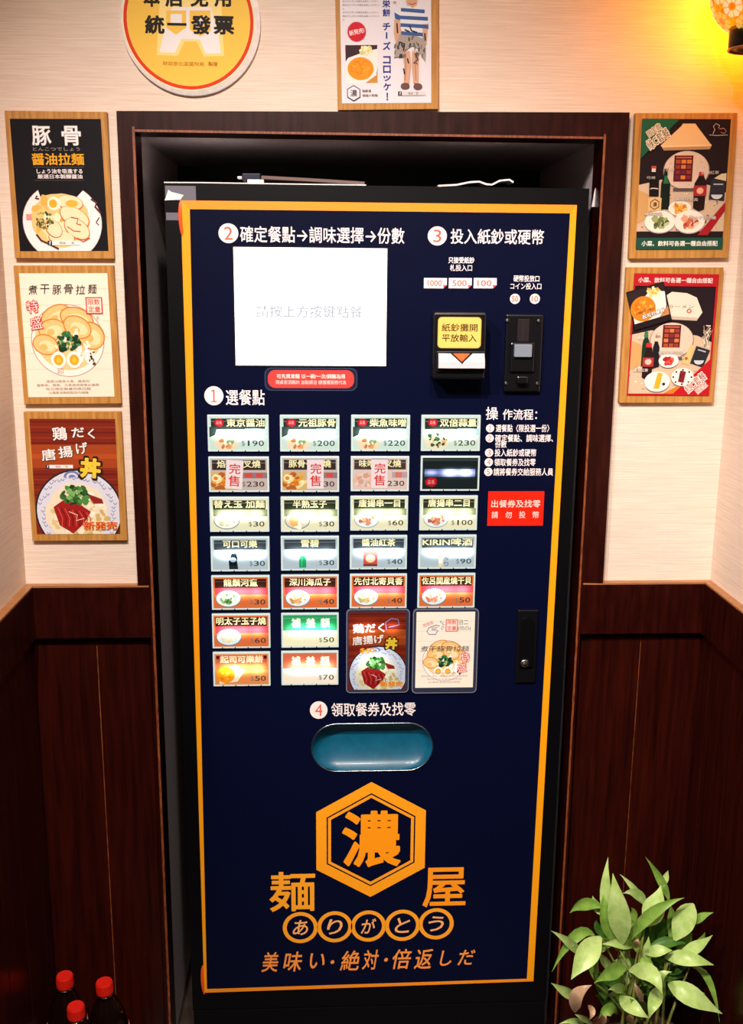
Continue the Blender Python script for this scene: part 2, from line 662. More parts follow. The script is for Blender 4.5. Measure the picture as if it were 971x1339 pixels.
# papered rear wall: one inverted U around the alcove
ZU = RZ - 0.05
pts = [(XL - 0.1, ZU), (NL - 0.006, ZU), (NL - 0.006, NTOP + 0.006), (NR + 0.006, NTOP + 0.006), (NR + 0.006, ZU), (XR + 0.1, ZU), (XR + 0.1, CEIL), (XL - 0.1, CEIL)]
w.prism(pts, T, T + 0.08)
w.box(XL - 0.1, NL - 0.006, 0.024, T + 0.08, FLOOR, ZU)
w.box(NR + 0.006, XR + 0.1, 0.024, T + 0.08, FLOOR, ZU)
wall_rear = structure('wall_rear', w, 'paper_wall', 'cream wallpapered wall around the alcove')

wall_left = structure('wall_left', MB().box(XL - 0.08, XL, -0.6, 0.022, FLOOR, CEIL), 'paper_wall', 'cream wallpapered side wall on the left')
wall_right = structure('wall_right', MB().box(XR, XR + 0.08, -0.6, 0.022, FLOOR, CEIL), 'paper_wall', 'cream wallpapered side wall on the right')
structure('floor', MB().box(-2.3, 2.3, -3.5, 0.6, FLOOR - 0.05, FLOOR), 'floor')
structure('ceiling', MB().box(-2.3, 2.3, -3.5, 0.6, CEIL, CEIL + 0.05), 'ceiling')
structure('wall_back', MB().box(-2.3, 2.3, -3.55, -3.5, FLOOR, CEIL), 'ceiling')
structure('wall_far_left', MB().box(-2.35, -2.3, -3.5, -0.52, FLOOR, CEIL), 'ceiling')
structure('wall_far_right', MB().box(2.3, 2.35, -3.5, -0.52, FLOOR, CEIL), 'ceiling')
structure('wall_return_left', MB().box(-2.3, XL - 0.08, -0.6, -0.52, FLOOR, CEIL), 'paper_wall')
structure('wall_return_right', MB().box(XR + 0.08, 2.3, -0.6, -0.52, FLOOR, CEIL), 'paper_wall')

# alcove interior
structure('wall_alcove_left', MB().box(NL - 0.012, NL - 0.001, 0.052, YB, FLOOR, NTOP + 0.012), 'charcoal', 'charcoal fabric lining left of the machine')
structure('wall_alcove_right', MB().box(NR + 0.001, NR + 0.012, 0.052, YB, FLOOR, NTOP + 0.012), 'charcoal')
structure('wall_alcove_top', MB().box(NL - 0.012, NR + 0.012, 0.052, YB, NTOP + 0.001, NTOP + 0.012), 'charcoal')
structure('wall_alcove_back', MB().box(NL - 0.02, NR + 0.02, YB, YB + 0.02, FLOOR, NTOP + 0.02), 'niche_dark')

# wooden lining boards of the alcove mouth, their lit front edges painted paler
E0 = 0.0075
tn = 1


def trim(mb, material, label=None):
    global tn
    o = structure('trim_%d' % tn, mb, material, label)
    tn += 1
    return o


jl = trim(MB().box(NL - E0, NL, -0.001, 0.052, FLOOR, NTOP + E0), 'mahogany', 'narrow wooden lining left of the machine')
jr = trim(MB().box(NR, NR + E0, -0.001, 0.052, FLOOR, NTOP + E0), 'mahogany', 'narrow wooden lining right of the machine')
jt = trim(MB().box(NL, NR, -0.001, 0.052, NTOP, NTOP + E0), 'mahogany', 'narrow wooden lining above the machine')
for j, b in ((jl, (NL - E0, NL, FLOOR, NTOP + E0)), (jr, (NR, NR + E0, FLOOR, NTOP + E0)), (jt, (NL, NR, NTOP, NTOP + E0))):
    fix_normals(MB().box(*((b[0] + 0.0035, b[1] - 0.0002) if j is jl else (b[0] + 0.0002, b[1] - 0.004)) if j is not jt else (b[0], b[1]), -0.0022, -0.001, *((b[2], b[3]) if j is not jt else (b[2] + 0.0002, b[3] - 0.004))).build('pale_edge', 'edge_wood', j, 'rough front edge, painted paler where it is lit'))


def A(x, y):
    p = at(x, y, 0)
    return (p.x, p.z)


# flat casing boards around the mouth, down to the rail
fl = [A(152, 145), A(180, 766), (NL - E0, RZ), (NL - E0, NTOP + E0)]
trim(MB().prism(fl, 0.0, T), 'mahogany', 'upright dark casing board left of the machine')
p_tr = A(823, 147)
fr = [(NR + E0, NTOP + E0), (NR + E0, RZ), A(788, 763), p_tr]
trim(MB().prism(fr, 0.0, T), 'mahogany', 'upright dark casing board right of the machine')
ft = [A(152, 145), (NL - E0, NTOP + E0), (NR + E0, NTOP + E0), p_tr]
trim(MB().prism(ft, 0.0, T), 'mahogany', 'dark casing board across the top of the alcove')

# wainscot rail: a board with a paler top edge
RB = 0.672


def rail(x0, x1, y0, y1, label):
    o = trim(MB().box(x0, x1, y0, y1, RB, RZ - 0.003), 'mahogany', label)
    fix_normals(MB().box(x0, x1, y0, y1, RZ - 0.003, RZ).build('top_edge', 'rail_top', o, 'light worn top edge'))


rail(XL + T, NL - E0, 0.0, T, 'dark rail board on the rear wall left of the machine')
rail(NR + E0, XR - T, 0.0, T, 'dark rail board on the rear wall right of the machine')
rail(XL, XL + T, -0.6, T, 'dark rail board along the left wall')
rail(XR - T, XR, -0.6, T, 'dark rail board along the right wall')

# planks of the wainscot, 1.5 mm joints
PZ = RB - 0.0015


def plank(wall, x0, x1, y0, y1):
    mb = MB().box(x0, x1, y0, y1, FLOOR + 0.001, PZ, 0.0012)
    mb.build('plank', 'plank', wall)


g = 0.0009
for x0, x1, xm in ((XL, NL - E0, -0.4635), (NR + E0, XR, 0.4565)):
    bk = trim(MB().box(x0, x1, 0.0212, 0.0236, FLOOR, RB - 0.001), 'mahogany', 'dark board behind the wainscot planks')
    fix_normals(MB().box(xm - 0.0012, xm + 0.0012, 0.0200, 0.0212, FLOOR, RB - 0.001).build('seam_strip', 'edge_wood', bk, 'pale seam between two planks'))
for x0, x1 in ((XL + 0.004, -0.4635), (-0.4635, NL - E0 - 0.006)):
    plank(wall_rear, x0 + g, x1 - g, 0.0175, 0.0212)
for x0, x1 in ((NR + E0 + 0.006, 0.4565), (0.4565, XR - 0.004)):
    plank(wall_rear, x0 + g, x1 - g, 0.0175, 0.0212)
yy = 0.0172
k = 0
while yy > -0.59:
    wd = 0.043 if k == 0 else 0.0975
    y2 = max(yy - wd, -0.6)
    plank(wall_left, XL, XL + 0.0035, y2 + g, yy - g)
    plank(wall_right, XR - 0.0035, XR, y2 + g, yy - g)
    yy = y2
    k += 1

# ================================================================== THE TICKET MACHINE
MX0, MX1, MZT = -0.3235, 0.3215, 1.3885
SEAM = -0.041
machine = thing('ticket_machine', 'tall navy food ticket vending machine with orange border standing in the wooden alcove', 'vending machine', (0, 0.2, FLOOR))
YP = 0.0                     # front of the navy sheet
LY = -0.0004                 # lettering and stickers start here

MB().box(MX0 + 0.004, MX1 - 0.004, 0.066, 0.40, FLOOR, MZT, 0.004).build('cabinet', 'black', machine)

# tray opening (stadium) measured on the panel
tc_ = at(486.5, 977, 0)
tw = (at(566, 977, 0).x - at(407, 977, 0).x) / 2
th = (at(486, 946, 0).z - at(486, 1008, 0).z) / 2


def stadium(cx, cz, a, b, n=14, grow=0.0):
    a, b = a + grow, b + grow
    out = []
    for s in (1, -1):
        for i in range(n + 1):
            an = -math.pi / 2 + math.pi * i / n
            out.append((cx + s * ((a - b) + b * math.cos(an)), cz + s * b * math.sin(an)))
    return out


ST = stadium(tc_.x, tc_.z, tw, th)


def sheet_with_hole(outer, hole, y):
    bm = bmesh.new()
    edges = []
    for loop in (outer, hole):
        vs = [bm.verts.new((p[0], y, p[1])) for p in loop]
        for i in range(len(vs)):
            edges.append(bm.edges.new((vs[i], vs[(i + 1) % len(vs)])))
    bmesh.ops.triangle_fill(bm, use_beauty=True, edges=edges, normal=(0, -1, 0))
    return bm


# door: black front with side walls, hole for the tray
d = MB()
d.bm(sheet_with_hole([(MX0, SEAM), (MX1, SEAM), (MX1, MZT + 0.001), (MX0, MZT + 0.001)], ST, 0.003))
v = [(MX0, 0.003, SEAM), (MX1, 0.003, SEAM), (MX1, 0.003, MZT + 0.001), (MX0, 0.003, MZT + 0.001)]
v += [(p[0], 0.064, p[2]) for p in v]
d.add(v, [(0, 4, 5, 1), (1, 5, 6, 2), (2, 6, 7, 3), (3, 7, 4, 0)])
fix_normals(d.build('door', 'black', machine))
MB().box(MX0 + 0.001, MX1 - 0.001, 0.004, 0.066, FLOOR, SEAM - 0.0025, 0.0015).build('plinth', 'black', machine)

# navy front sheet
c4 = [at(267, 1298, 0), at(697, 1283, 0), at(754, 268, 0), at(236, 262, 0)]
q = [(p.x, p.z) for p in c4]
front = MB().bm(sheet_with_hole(q, ST, YP)).build('front_sheet', 'navy', machine, 'navy blue front sheet')
fix_normals(front)

# orange border strips
YO = -0.0003


def strip(px, material, label=None):
    p = [at(*a, YO) for a in px]
    mb = MB().prism([(a.x, a.z) for a in p], YO - 0.0004, YP + 0.0005)
    fix_normals(mb.build('border_strip', material, machine, label))


strip([(236, 262), (248, 273.5), (745, 279), (754, 268)], 'orange_top', 'top strip of the orange border')
strip([(236, 262), (267, 1298), (270.5, 1293.5), (248, 273.5)], 'orange', 'left strip of the orange border')
strip([(745, 279), (688.5, 1280), (697, 1283), (754, 268)], 'orange', 'right strip of the orange border')
strip([(267, 1298), (697, 1283), (688.5, 1280), (270.5, 1293.5)], 'orange_top', 'thin bottom strip of the orange border')
# two places where the tape has come loose and curls over the edge
for (a, b) in (((236, 262), (239, 310)), ((265, 1262), (267, 1300))):
    A0, A1 = at(*a, 0), at(*b, 0)
    v, f = [], []
    n = 8
    for i in range(n + 1):
        t = i / n
        bow = math.sin(math.pi * t) ** 0.6
        p = A0.lerp(A1, t)
        v += [p + Vector((0.001, -0.0007, 0)), p + Vector((-0.0022 * bow - 0.0008, -0.004 * bow - 0.0006, 0)), p + Vector((-0.0038 * bow - 0.001, -0.001 * bow - 0.0004, 0))]
    for i in range(n):
        for k in range(2):
            f.append((i * 3 + k, (i + 1) * 3 + k, (i + 1) * 3 + k + 1, i * 3 + k + 1))
    MB().add(v, f, smooth=True).build('curled_tape', 'red_curl', machine, 'loose curled end of the orange tape')

# ---- screen
sc = pframe(307, 325, 505.5, 479, LY, machine)
c = sc.o
MB().box(c.x - sc.w / 2 - 0.002, c.x + sc.w / 2 + 0.002, -0.0006, 0.0004, c.z - sc.h / 2 - 0.002, c.z + sc.h / 2 + 0.002).build('screen_bezel', 'black_plastic', machine)
scr = MB().box(c.x - sc.w / 2, c.x + sc.w / 2, -0.0012, -0.0006, c.z - sc.h / 2, c.z + sc.h / 2).build('screen', 'screen', machine, 'glowing white touch screen')
sc.z = 0.0010
sc.begin().text('請按上方按鍵點餐', 0.49, 0.535, 0.70, 0.105, '#ffffff', 0.01)
sc.end('screen_lettering', 'screen_text', parent=scr)

# ---- headings and badges


def badge(n, cx, cy, r, rd=None):
    f = pframe(cx - r, cy - r, cx + r, cy + r, LY, machine)
    f.begin().ell(0.5, 0.5, 0.5, 0.5, '#f6e8e6', 36)
    b = f.end('number_badge', 'print')
    f.begin()
    if n == 1:
        f.stroke([(0.5, 0.18), (0.5, 0.80)], 0.075, '#e0604e')
        f.stroke([(0.36, 0.81), (0.64, 0.81)], 0.06, '#e0604e')
        f.stroke([(0.37, 0.27), (0.5, 0.20)], 0.06, '#e0604e')
    else:
        f.text(str(n), 0.5, 0.5, 0.42, 0.66, '#e0604e', 0.0)
    f.end('digit', 'print', parent=b)


for a in ((2, 298.5, 305, 13), (1, 279.5, 517.5, 12.5), (3, 571.5, 308.5, 12.5), (4, 416.5, 928.5, 11.5)):
    badge(*a)


def lettering(s, x0, y0, x1, y1, color='#f2e8ea', bold=0.012, name='lettering', parent=None, shear=0.0, material='print', Y=None):
    f = pframe(x0, y0, x1, y1, LY if Y is None else Y, machine)
    f.begin().text(s, 0.5, 0.5, 1.0, 1.0, color, bold, shear=shear)
    return f.end(name, material, parent=parent)


lettering('確定餐點→調味選擇→份數', 314, 296.5, 529, 318, name='heading_lettering')
lettering('選餐點', 295, 509.5, 346, 530, name='heading_lettering')
lettering('投入紙鈔或硬幣', 589, 299.5, 711, 319.5, name='heading_lettering')
lettering('領取餐券及找零', 433, 918.5, 543.5, 936.5, name='heading_lettering')
lettering('只接受紙鈔', 586, 336, 620, 344.5, bold=0.02, name='caption_lettering')
lettering('札投入口', 588, 346, 617, 354.5, bold=0.012, name='caption_lettering')
lettering('硬幣投放口', 671, 360, 705, 368.5, bold=0.016, name='caption_lettering')
lettering('コイン投入口', 667, 370, 707.5, 378.5, bold=0.012, name='caption_lettering')
for s, x0, x1 in (('1000', 554, 584), ('500', 586.5, 616.5), ('100', 619, 649)):
    f = pframe(x0, 363.5, x1, 377, LY, machine)
    f.begin().poly([(0, 1), (0.86, 1), (1, 0.7), (1, 0), (0, 0)], '#f6e6e6')
    f.poly([(0.86, 1), (1, 0.7), (0.84, 0.66)], '#d84a52')
    b = f.end('banknote_mark')
    f.begin().text(s, 0.47, 0.5, 0.62, 0.58, '#d4685c', 0.012)
    f.end('digit', parent=b)
for s, cx in (('50', 673), ('10', 699)):
    f = pframe(cx - 6.6, 384, cx + 6.6, 397.5, LY, machine)
    f.begin().ell(0.5, 0.5, 0.5, 0.5, '#f2dcd8', 28)
    b = f.end('coin_mark')
    f.begin().text(s, 0.5, 0.5, 0.64, 0.58, '#d4685c', 0.012)
    f.end('digit', parent=b)

# ---- red notice pill under the screen, inside a clear sticker
f = pframe(346, 481, 467, 511, LY, machine)


def rrect(x0, y0, x1, y1, r, asp, n=5):
    """rounded rectangle in u, v with radius r in u units"""
    out = []
    rv = r / asp
    for cx, cy, a0 in ((x1 - r, y0 + rv, -90), (x1 - r, y1 - rv, 0), (x0 + r, y1 - rv, 90), (x0 + r, y0 + rv, 180)):
        for i in range(n + 1):
            a = math.radians(a0 + 90 * i / n)
            out.append((cx + r * math.cos(a), cy + rv * math.sin(a)))
    return out[::-1]


f.begin().poly(rrect(0, 0, 1, 1, 0.07, f.asp), '#39415c')
f.poly(rrect(0.008, 0.03, 0.992, 0.97, 0.066, f.asp), '#171d38')
f.poly(rrect(0.035, 0.10, 0.965, 0.88, 0.08, f.asp), '#e2413c')
pill = f.end('notice_sticker', label='red rounded notice sticker under the screen')
f.begin().text('可先買套麵 以一碗/一次/調麵為限', 0.5, 0.37, 0.74, 0.20, '#f8dcd8', 0.02)
f.text('同桌若須麵的 加點請洽 請櫃檯服務代為', 0.5, 0.63, 0.76, 0.18, '#f4c8c4', 0.012)
f.end('notice_lettering', parent=pill)

# ---- operating steps on the right
lettering('操', 635, 532, 651, 549, bold=0.012, name='steps_lettering')
lettering('作流程：', 657, 535, 702, 549, bold=0.012, name='steps_lettering')
for n, y, s, x0, x1 in ((1, 560, '選餐點〈限投選一份〉', 648, 718), (2, 573, '確定餐點、調味選擇、', 647, 723), (3, 592, '投入紙鈔或硬幣', 646.5, 701), (4, 604.5, '領取餐券及找零', 646, 700), (5, 617, '請將餐券交給服務人員', 645, 723)):
    badge(n, 640.5 - (y - 560) * 0.04, y, 5.4)
    lettering(s, x0, y - 5, x1, y + 5, bold=0.014, name='steps_lettering')
lettering('份數', 647, 577, 662, 585.5, bold=0.014, name='steps_lettering')

# ---- red do-not-insert sign
f = pframe(637.5, 642.5, 710.5, 687.5, LY, machine)
f.begin().rect(0, 0, 1, 1, '#f0210c')
sign = f.end('warning_sticker', label='bright red rectangular sticker with two white lines')
f.begin().text('出餐券及找零', 0.5, 0.36, 0.88, 0.22, '#fbd8d0', 0.008)
for i, ch in enumerate('請勿投幣'):
    f.text(ch, 0.13 + 0.245 * i, 0.68, 0.115, 0.2, '#fbd8d0', 0.006)
f.end('warning_lettering', parent=sign)

# ---- logo
f = pframe(413.5, 1023.6, 556, 1173.8, LY, machine)


def hexring(f, r0, r1, color):
    pts = []
    for i in range(6):
        a = math.radians(90 + 60 * i)
        for r in (r0, r1):
            pts.append((0.5 + r * math.cos(a) * 1.155, 0.5 + r * math.sin(a)))
    f.raw(pts, [[2 * i, 2 * i + 1, (2 * i + 3) % 12, (2 * i + 2) % 12] for i in range(6)], color)


f.begin()
hexring(f, 0.405, 0.5, '#ffa41c')
lg = f.end('logo_hexagon')
f.begin()
hexring(f, 0.365, 0.392, '#ffa41c')
f.end('inner_line', parent=lg)
f.begin().text('濃', 0.505, 0.49, 0.54, 0.49, '#ff9c14', 0.026)
f.end('logo_character', parent=lg)
lettering('麺', 352, 1140, 412, 1192, '#ffa828', 0.016, 'logo_character')
lettering('屋', 552.5, 1134.5, 609, 1186, '#ff9a1c', 0.016, 'logo_character')
for ch, cx, cy in (('あ', 392.5, 1213), ('り', 437.5, 1212), ('が', 481.5, 1211), ('と', 526, 1210), ('う', 570, 1208)):
    f = pframe(cx - 23, cy - 21.5, cx + 23, cy + 21.5, LY, machine)
    f.begin().ring(0.5, 0.5, 0.385, 0.5, '#ffa628')
    rg_ = f.end('logo_ring')
    f.begin().text(ch, 0.5, 0.5, 0.44, 0.46, '#ffb468', 0.012, shear=0.15)
    f.end('ring_character', parent=rg_)
for s, x0, x1, y in (('美', 341.5, 364, 1258), ('味', 370, 395, 1257.5), ('い', 405, 424, 1256.5), ('・', 432, 437, 1258), ('絶', 444, 470, 1256), ('対', 473, 495, 1255), ('・', 502, 507, 1255), ('倍', 513, 538, 1254), ('返', 541, 566, 1254), ('し', 575, 590, 1253), ('だ', 598, 621, 1252)):
    h2 = 2.5 if s == '・' else (10 if s in 'いしだ' else 13)
    lettering(s, x0, y - h2, x1, y + h2, '#ff9a44', 0.012, 'slogan_character', shear=0.2)

# ---- ticket tray: recessed teal trough with a metal rim
v, f_ = [], []
NU, NV = 36, 14
for j in range(NV + 1):
    for i in range(NU + 1):
        s = -1 + 2 * j / NV
        t = -1 + 2 * i / NU
        zz = s * th
        half = (tw - th) + th * math.sqrt(max(0, 1 - s * s))
        xx = t * half
        ex = max(0.0, (abs(xx) - (tw - th)) / th)
        rr = min(1.0, math.sqrt(ex * ex + s * s))
        dp = 0.03 * (1 - rr ** 2.2) ** 0.55 * (0.75 + 0.25 * s)
        v.append((tc_.x + xx, 0.002 + dp, tc_.z + zz))
for j in range(NV):
    for i in range(NU):
        a = j * (NU + 1) + i
        f_.append((a, a + 1, a + NU + 2, a + NU + 1))
tray = MB().add(v, f_, smooth=True).build('ticket_tray', 'teal', machine, 'teal oval ticket and change tray')
MB().tube([(x, -0.0005, z) for x, z in stadium(tc_.x, tc_.z, tw, th, 16)], 0.0011, 6, True).build('tray_rim', 'silver', tray, 'thin silver rim')

# ---- bill acceptor


def pbox(x0, y0, x1, y1, ya, yb, bevel=0.0, Y=None):
    """box whose front face (y = ya) covers the photo rectangle"""
    Y = ya if Y is None else Y
    c = at((x0 + x1) / 2, (y0 + y1) / 2, Y)
    w_ = at(x1, (y0 + y1) / 2, Y).x - at(x0, (y0 + y1) / 2, Y).x
    h_ = at((x0 + x1) / 2, y0, Y).z - at((x0 + x1) / 2, y1, Y).z
    return MB().box(c.x - w_ / 2, c.x + w_ / 2, ya, yb, c.z - h_ / 2, c.z + h_ / 2, bevel)


YA = -0.045
bill = pbox(566.5, 409, 635, 496, YA, -0.0002, 0.003).build('bill_acceptor', 'black_plastic', machine, 'black bill acceptor with yellow plate')
f = pframe(572, 414.5, 629, 455.5, YA - 0.0002, machine)
f.begin().poly(rrect(0, 0, 1, 1, 0.09, f.asp), '#b89a40')
f.poly(rrect(0.015, 0.02, 0.985, 0.98, 0.08, f.asp), '#ecc566')
f.text('紙鈔攤開', 0.5, 0.34, 0.82, 0.25, '#241a08', 0.012)
f.text('平放輸入', 0.5, 0.67, 0.80, 0.25, '#241a08', 0.012)
f.end('label_plate', parent=bill, label='yellow plate with two lines of black writing')
# dark slot surround, silver lip sloping forward, orange arrow
pbox(570.5, 459.5, 634, 487, YA - 0.003, YA + 0.001, 0.001).build('slot_surround', 'black_plastic', bill)
a, b = at(573, 462, YA - 0.0035), at(632.5, 482, YA - 0.0035)
zt, zb = a.z, b.z
zm = zt - (zt - zb) * 0.55
lip = MB()
prof = [(YA - 0.0032, zt), (YA - 0.011, zm), (YA - 0.012, zb + 0.001), (YA - 0.0032, zb)]
v = [(x, y, z) for x in (a.x, b.x) for (y, z) in prof]
lip.add(v, [(0, 1, 2, 3), (7, 6, 5, 4), (0, 4, 5, 1), (1, 5, 6, 2), (2, 6, 7, 3), (3, 7, 4, 0)])
lipo = fix_normals(lip.build('slot_lip', 'silver_plastic', bill, 'pale silver lip of the bill slot'))
xm = (a.x + b.x) / 2
nrm = Vector((0, -(zt - zm), -0.0078)).normalized() * 0.0004
nrm = Vector((0, -abs(nrm.y), abs(nrm.z)))


def on_lip(x, t):
    return Vector((x, YA - 0.0032 - 0.0078 * t, zt + (zm - zt) * t)) + nrm


tri = [on_lip(xm - 0.013, 0.02), on_lip(xm, 0.98), on_lip(xm + 0.013, 0.02)]
tri2 = [on_lip(xm - 0.017, 0.01) - nrm * 0.4, on_lip(xm, 1.2) - nrm * 0.4, on_lip(xm + 0.017, 0.01) - nrm * 0.4]
MB().add(tri2, [(0, 1, 2)]).build('arrow_shadow_print', 'black_plastic', bill)
MB().add(tri, [(0, 1, 2)]).build('arrow', 'red_curl', bill, 'orange arrow pointing into the slot')

# ---- coin acceptor
YC = -0.010
coin = pbox(660, 411.5, 708.5, 513, YC, -0.0002, 0.0025).build('coin_acceptor', 'black_plastic', machine, 'black coin acceptor with grey return button')
brown = mat('coin_slot_brown', '#231a20', 0.35)
pbox(676.5, 417.5, 691.5, 447, YC - 0.0014, YC + 0.0005, 0.0004).build('slot_plate', brown, coin)
pbox(682.6, 420, 684.8, 444, YC - 0.0018, YC, 0.0002).build('coin_slot', mat('slot_black', '#020203', 0.6), coin)
pbox(667, 448, 699, 487, YC - 0.006, YC + 0.0005, 0.0025).build('button_housing', 'black_plastic', coin)
pbox(672.5, 450.5, 695.5, 467, YC - 0.013, YC - 0.005, 0.001).build('return_button', 'grey_plastic', coin, 'grey square return button')
pbox(676, 492, 690, 502, YC - 0.012, YC, 0.002).build('lever', 'black_plastic', coin)
for (sx, sy) in ((663.5, 419.5), (704.5, 420), (661.5, 501.5), (702.5, 502)):
    p = at(sx, sy, YC)
    pr = [(0.0, -0.001), (0.0042, -0.001), (0.0042, 0.0006), (0.003, 0.0012), (0.0, 0.0012)]
    mt = Matrix.Translation(p) @ Matrix.Rotation(math.radians(90), 4, 'X')
    MB().lathe(pr, 0, 0, 12, mt).build('screw', 'black_plastic', coin)

# ---- lock handle
YH = -0.006
hd = pbox(675, 798, 702, 893.5, YH, -0.0002, 0.002).build('lock_handle', 'black_plastic', machine, 'black swing handle lock with a silver keyhole')
c0, c1 = at(689, 815, YH), at(687, 862, YH)
hw_ = 0.0105
MB().prism([(x, z) for x, z in [(c0.x + hw_ * math.cos(a), c0.z + hw_ * math.sin(a)) for a in [math.pi * i / 10 for i in range(11)]] + [(c1.x - hw_, c1.z - 0.012), (c1.x + hw_, c1.z - 0.012)]][::-1], YH - 0.005, YH + 0.001).build('handle_grip', 'black', hd)
p = at(685.5, 867, YH - 0.005)
mt = Matrix.Translation(p) @ Matrix.Rotation(math.radians(90), 4, 'X')
MB().lathe([(0.0, -0.002), (0.0068, -0.002), (0.0068, 0.0022), (0.0055, 0.003), (0.0, 0.003)], 0, 0, 20, mt).build('keyhole', 'silver', hd, 'round silver lock cylinder')
MB().box(p.x - 0.0007, p.x + 0.0007, p.y - 0.0036, p.y - 0.002, p.z - 0.0035, p.z + 0.0035).build('key_slot', 'black', hd)

# ---- bit of grey tape and torn white paper on the top left corner
pbox(216, 243, 256, 262, 0.0024, 0.0032).build('tape_patch', 'tape', machine, 'grey tape patch on the top left corner')
pp = [(215, 262), (236, 261), (240, 255), (232, 253), (224, 251), (220, 248), (217, 257)]
MB().prism([(p.x, p.z) for p in (at(*a, 0.0018) for a in pp)], 0.0018, 0.0023).build('torn_paper', 'white_paper', machine, 'torn white paper under the corner tape')
pbox(217, 278, 235, 288, 0.0024, 0.0031).build('tape_patch', 'tape', machine)

# ================================================================== MENU BUTTONS
WHITE = '#f4faf6'


def dish_bowl(f, plate, food, n=26, cu=0.27, cv=0.70, ru=0.23, rv=0.27, seed=3, size=0.035, rim='#8ea0a0'):
    f.ell(cu, cv, ru, rv, rim, 26)
    f.ell(cu, cv - 0.01, ru * 0.95, rv * 0.94, plate, 26)
    f.blobs(cu, cv + 0.02, ru * 0.68, rv * 0.62, food, n, size, seed)


def header(f, color, h=0.36, stripe=None):
    f.rect(0.03, 0.05, 0.97, h, color)
    f.rect(0.03, 0.13, 0.97, 0.145, stripe or '#8a9090')


STY = {}


def menu(row, col, name, price, style, label, on=True):
    x0, x1 = row[0], row[1]
    y0, y1 = row[2], row[3]
    fr_ = pframe(x0, y0, x1, y1, -0.005, machine)
    c = fr_.o
    bz = MB()
    bz.box(c.x - fr_.w / 2, c.x + fr_.w / 2, -0.005, -0.0002, c.z - fr_.h / 2, c.z + fr_.h / 2, 0.0008)
    btn = bz.build('menu_button', 'clear_edge', machine, label)
    mt = {'dim': 'lit_dim', 'blank': 'lit_blank'}.get(on, 'lit')
    f = fr_
    # shrink the print a little inside the clear edge
    f.w *= 0.94
    f.h *= 0.90
    f.begin()
    style(f)
    f.end('dish_picture', mt, parent=btn)
    if name:
        wd = min(0.92, 0.145 * len(name) + 0.04) if style is not coupon else 0.86
        f.begin()
        if style is coupon or style is coupon_red:
            for i, ch in enumerate(name):
                f.text(ch, 0.24 + 0.27 * i, 0.25, 0.17, 0.30, '#fffbe0', 0.03)
        elif style in (ramen, ramen_green):
            f.text(name, 0.63, 0.175, 0.66, 0.24, '#fff2b8', 0.018)
        elif style is cake:
            f.text(name, 0.5, 0.17, 0.8, 0.24, '#ffe0b0', 0.035)
        else:
            f.text(name, 0.5, 0.17, wd, 0.24, '#fff2b8', 0.018)
        f.end('name_lettering', mt, parent=btn)
    if price:
        f.begin()
        pw = 0.11 * (len(price) - 1)
        pc = '#2c3634' if style not in (side, ) else '#50342c'
        f.text('$', 0.965 - pw - 0.05, 0.81, 0.055, 0.17, '#6a746e')
        for i, ch in enumerate(price[1:]):
            f.text(ch, 0.955 - pw + 0.11 * (i + 0.5), 0.80, 0.03 if ch == '1' else 0.092, 0.165, pc, 0.006)
        f.end('price_lettering', mt, parent=btn)
    # four dark notches along the lower edge
    nb = MB()
    for i in range(4):
        xx = c.x - fr_.w / 2 + fr_.w * (0.15 + 0.235 * i)
        nb.box(xx - 0.0008, xx + 0.0008, -0.0055, -0.004, c.z - fr_.h / 2 - 0.0029, c.z - fr_.h / 2 - 0.0008)
    nb.build('edge_notches', 'black_plastic', btn, kind='stuff')
    return btn, f, mt


def badge_oval(f, u=0.17, v=0.17):
    f.ell(u, v, 0.09, 0.12, '#c02030', 18, jit=0.06)
    f.text('店長', u, v, 0.10, 0.11, '#ffb0a0', 0.01)


def ramen(f):
    f.rect(0, 0, 1, 1, '#c6dacf')
    header(f, '#2a302c', 0.38)
    f.poly([(0.0, 0.62), (0.0, 0.3), (0.14, 0.3), (0.10, 0.55)][::1], '#33403c')
    f.rect(0.62, 0.36, 1, 0.56, '#9ab4bc')
    f.ell(0.29, 0.80, 0.21, 0.24, '#ead2b0', 22)
    f.blobs(0.30, 0.80, 0.15, 0.16, ['#e0a060', '#f0e0c0', '#c87848', '#7aa07a', '#f4ecd8'], 18, 0.035, 5)
    badge_oval(f)


def ramen_green(f):
    f.rect(0, 0, 1, 1, '#ccdac8')
    header(f, '#282c26', 0.38)
    f.rect(0.62, 0.36, 1, 0.56, '#8aa6b0')
    f.ell(0.25, 0.74, 0.22, 0.27, '#e6d8b8', 22)
    f.blobs(0.25, 0.72, 0.17, 0.2, ['#2c4a30', '#e8dcc0', '#3c5a38', '#c8b890', '#22382a', '#d8a878'], 26, 0.04, 8)
    badge_oval(f)


def bbq(f):
    f.rect(0, 0, 1, 1, '#c9b4ac')
    header(f, '#3a2c2a', 0.36)
    f.rect(0.55, 0.44, 1.0, 0.62, '#8a7a80')
    f.rect(0.6, 0.46, 0.74, 0.60, '#d84a44')
    f.rect(0.8, 0.46, 0.92, 0.60, '#d84a44')
    f.poly([(0, 1), (0.45, 1), (0.42, 0.42), (0, 0.42)], '#d8b070')
    f.blobs(0.2, 0.72, 0.2, 0.24, ['#e8a030', '#f0d890', '#b86030', '#e07828', '#f8e8b8'], 26, 0.06, 11)
    f.ell(0.09, 0.62, 0.07, 0.11, '#f4e6c0', 14)
    f.ell(0.09, 0.62, 0.04, 0.06, '#e08a20', 12)


